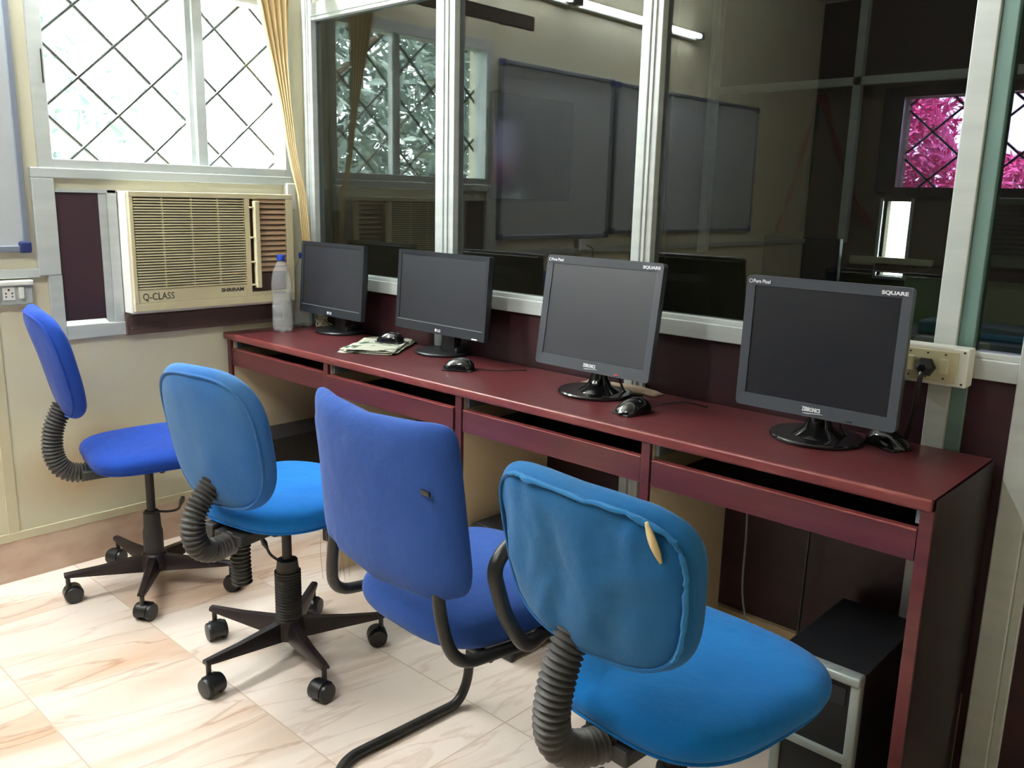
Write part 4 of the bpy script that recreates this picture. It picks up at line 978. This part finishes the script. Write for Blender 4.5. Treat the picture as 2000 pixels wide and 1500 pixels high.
bm = BM(); box(bm, -.10, -.06, -.20, -.12, .395, .44, .006); tube(bm, [(-.08, -.16, .40), (0, -.24, .41)], .012, 8); rotz(bm, Q(R(103))); obj('bracket', bm, M['black_rub'], c2)
bm = BM(); box(bm, .15, .185, -.02, .02, .385, .43, .003); rotz(bm, Q(R(103))); obj('seat_clip', bm, M['black_rub'], c2)
bm = BM(); rnd = random.Random(3)
for k in range(7):
    p = Vector((.185 + k * .004, -.06 + .012 * k, .43)); tube(bm, catmull([p, p + Vector((rnd.uniform(-.01, .01), 0, -.05)), p + Vector((rnd.uniform(-.012, .012), 0, -.11 - .05 * rnd.random()))], 4), .0007, 4)
rotz(bm, Q(R(103))); obj('loose_thread', bm, M['cloth_beige'], c2)
# chair 4
c4, T4, b4 = office_chair('office_chair', 'worn teal-blue office chair with torn backrest, nearest at lower right', -.715, 1.222, 86, [-62, 10, 82, 154, 226], [-60, 30, 80, 150, 200], True, (M['blue_d'], M['blue_ds']),
    dict(w=.385, h=.285, t=.060, y=-.262, z=.745, lean=10, curve=.03, taper=.16, e=3.7, wr=.0095, fold=(18, 1, 8), roll=0),
    dict(w=.425, d=.44, t=.078, z=.468, e=3.3, tilt=0, taper=.17), [(-.03, -.236, .64), (-.035, -.268, .57), (-.035, -.285, .49), (-.03, -.27, .435), (-.015, -.22, .415), (0, -.16, .415)], zlev=.25)
# frayed cover seam along the top and right edge
P = outline(.385, .285, 3.7, .16, .03, n=160, y=-.026, k0=.945); rnd = random.Random(11)
sel = [P[i % 160] for i in range(56, -16, -1)]
sel = [p + Vector((rnd.uniform(-.0012, .0012), rnd.uniform(-.002, .001), .0035 * noise.noise(p * 40))) for p in sel]
bm = BM(); tube(bm, sel, [(.0040 + .0022 * noise.noise(p * 70)) * min(1, (i + 1) / 6, (len(sel) - i) / 6) for i, p in enumerate(sel)], 7); xform(bm, T4); o = obj('frayed_seam', bm, M['blue_seam'], b4, True); o['label'] = 'frayed lighter blue seam'
# tear with foam
def on_pad(T, x, y, z): return T @ Vector((x, y, z))
bm = BM(); A = []; B = []
for i in range(11):
    u = i / 10; cx_ = .138 + .018 * u; cz_ = .128 - .058 * u; w_ = .0060 * math.sin(math.pi * u) + .0008
    yy = -.030 + .03 * (cx_ / .1925) ** 2
    A.append(bm.verts.new(on_pad(T4, cx_ - w_, yy - .004, cz_ - w_ * .4))); B.append(bm.verts.new(on_pad(T4, cx_ + w_, yy - .007 * math.sin(math.pi * u), cz_ + w_ * .4)))
for i in range(10): bm.faces.new((A[i], A[i + 1], B[i + 1], B[i]))
o = obj('exposed_foam', bm, M['foam'], b4, True); o['label'] = 'beige foam showing through the tear'; sd = o.modifiers.new('s', 'SOLIDIFY'); sd.thickness = .004

# chair 3: cantilever chair with a fabric cover
c3 = thing('cantilever_chair', 'cornflower-blue cloth-covered chair on black bent tube frame', 'chair', (-1.245, 1.20, 0)); f3 = Q(R(87))
bm = pad_mesh(.455, .335, .052, e=10, curve=.037, taper=-.07, wr=.005, seed=4.4, fold=(6, 1, 3), sag=.018)
T3 = Matrix.Rotation(f3, 4, 'Z') @ Matrix.Translation((.004, -.232, .722)) @ Matrix.Rotation(R(5), 4, 'X')
for v in bm.verts:   # loose hem: ragged lower edge
    if v.co.z < -.10:
        k = (-.10 - v.co.z) / .05; v.co.z += -.010 * k * (.6 + noise.noise(Vector((v.co.x * 22, 0, 2)))) ; v.co.y += .010 * k * noise.noise(Vector((v.co.x * 30, v.co.y * 10, 7)))
    if v.co.x < -.19 and .03 < v.co.z < .11: v.co.x -= .004
xform(bm, T3); b3 = obj('backrest', bm, M['blue_c'], c3, True, auto=80)
bm = BM(); box(bm, .162, .186, -.0272 + .0, -.022, .050, .059, .001); 
for v in bm.verts: v.co.y += .035 * (.174 / .2275) ** 2 - .001 + .0
xform(bm, T3); obj('cover_hole', bm, M['black'], b3)
bm = pad_mesh(.43, .42, .085, e=3.4, taper=-.1, wr=.003, seed=2.2, fold=(6, 6, 6))
xform(bm, Matrix.Rotation(f3, 4, 'Z') @ Matrix.Translation((.0, .03, .462)) @ Matrix.Rotation(R(3), 4, 'X') @ Matrix.Rotation(R(90), 4, 'X')); obj('seat', bm, M['blue_c'], c3, True, auto=80)
hw = .205
for s in (-1, 1):
    bm = BM(); p = smooth_path([(s * .16, -.196, .66), (s * .178, -.212, .54), (s * hw, -.195, .435), (s * hw, .0, .415), (s * hw, .21, .42), (s * hw, .235, .36), (s * hw, .20, .06), (s * hw, .17, .0125), (s * hw, -.0, .0125), (s * hw, -.17, .0125), (s * (hw - .055), -.235, .0125), (0, -.235, .0125)], .055, 8)
    tube(bm, p, .0125, 14); rotz(bm, f3); obj('tube_frame', bm, M['blk_metal'], c3, True)
bm = BM(); tube(bm, [(-hw, .05, .417), (hw, .05, .417)], .010, 12); tube(bm, [(-hw, -.10, .417), (hw, -.10, .417)], .010, 12); rotz(bm, f3); obj('cross_bar', bm, M['blk_metal'], c3, True)
for s in (1,):
    bm = BM(); p = smooth_path([(s * (hw + .012), .02, .425), (s * (hw + .05), -.06, .445), (s * (hw + .055), -.12, .53), (s * (hw + .055), -.155, .64), (s * (hw + .05), -.10, .675), (s * (hw + .04), .10, .675)], .04, 8)
    tube(bm, p, .0145, 14); rotz(bm, f3); obj('armrest', bm, M['blk_metal'], c3, True)
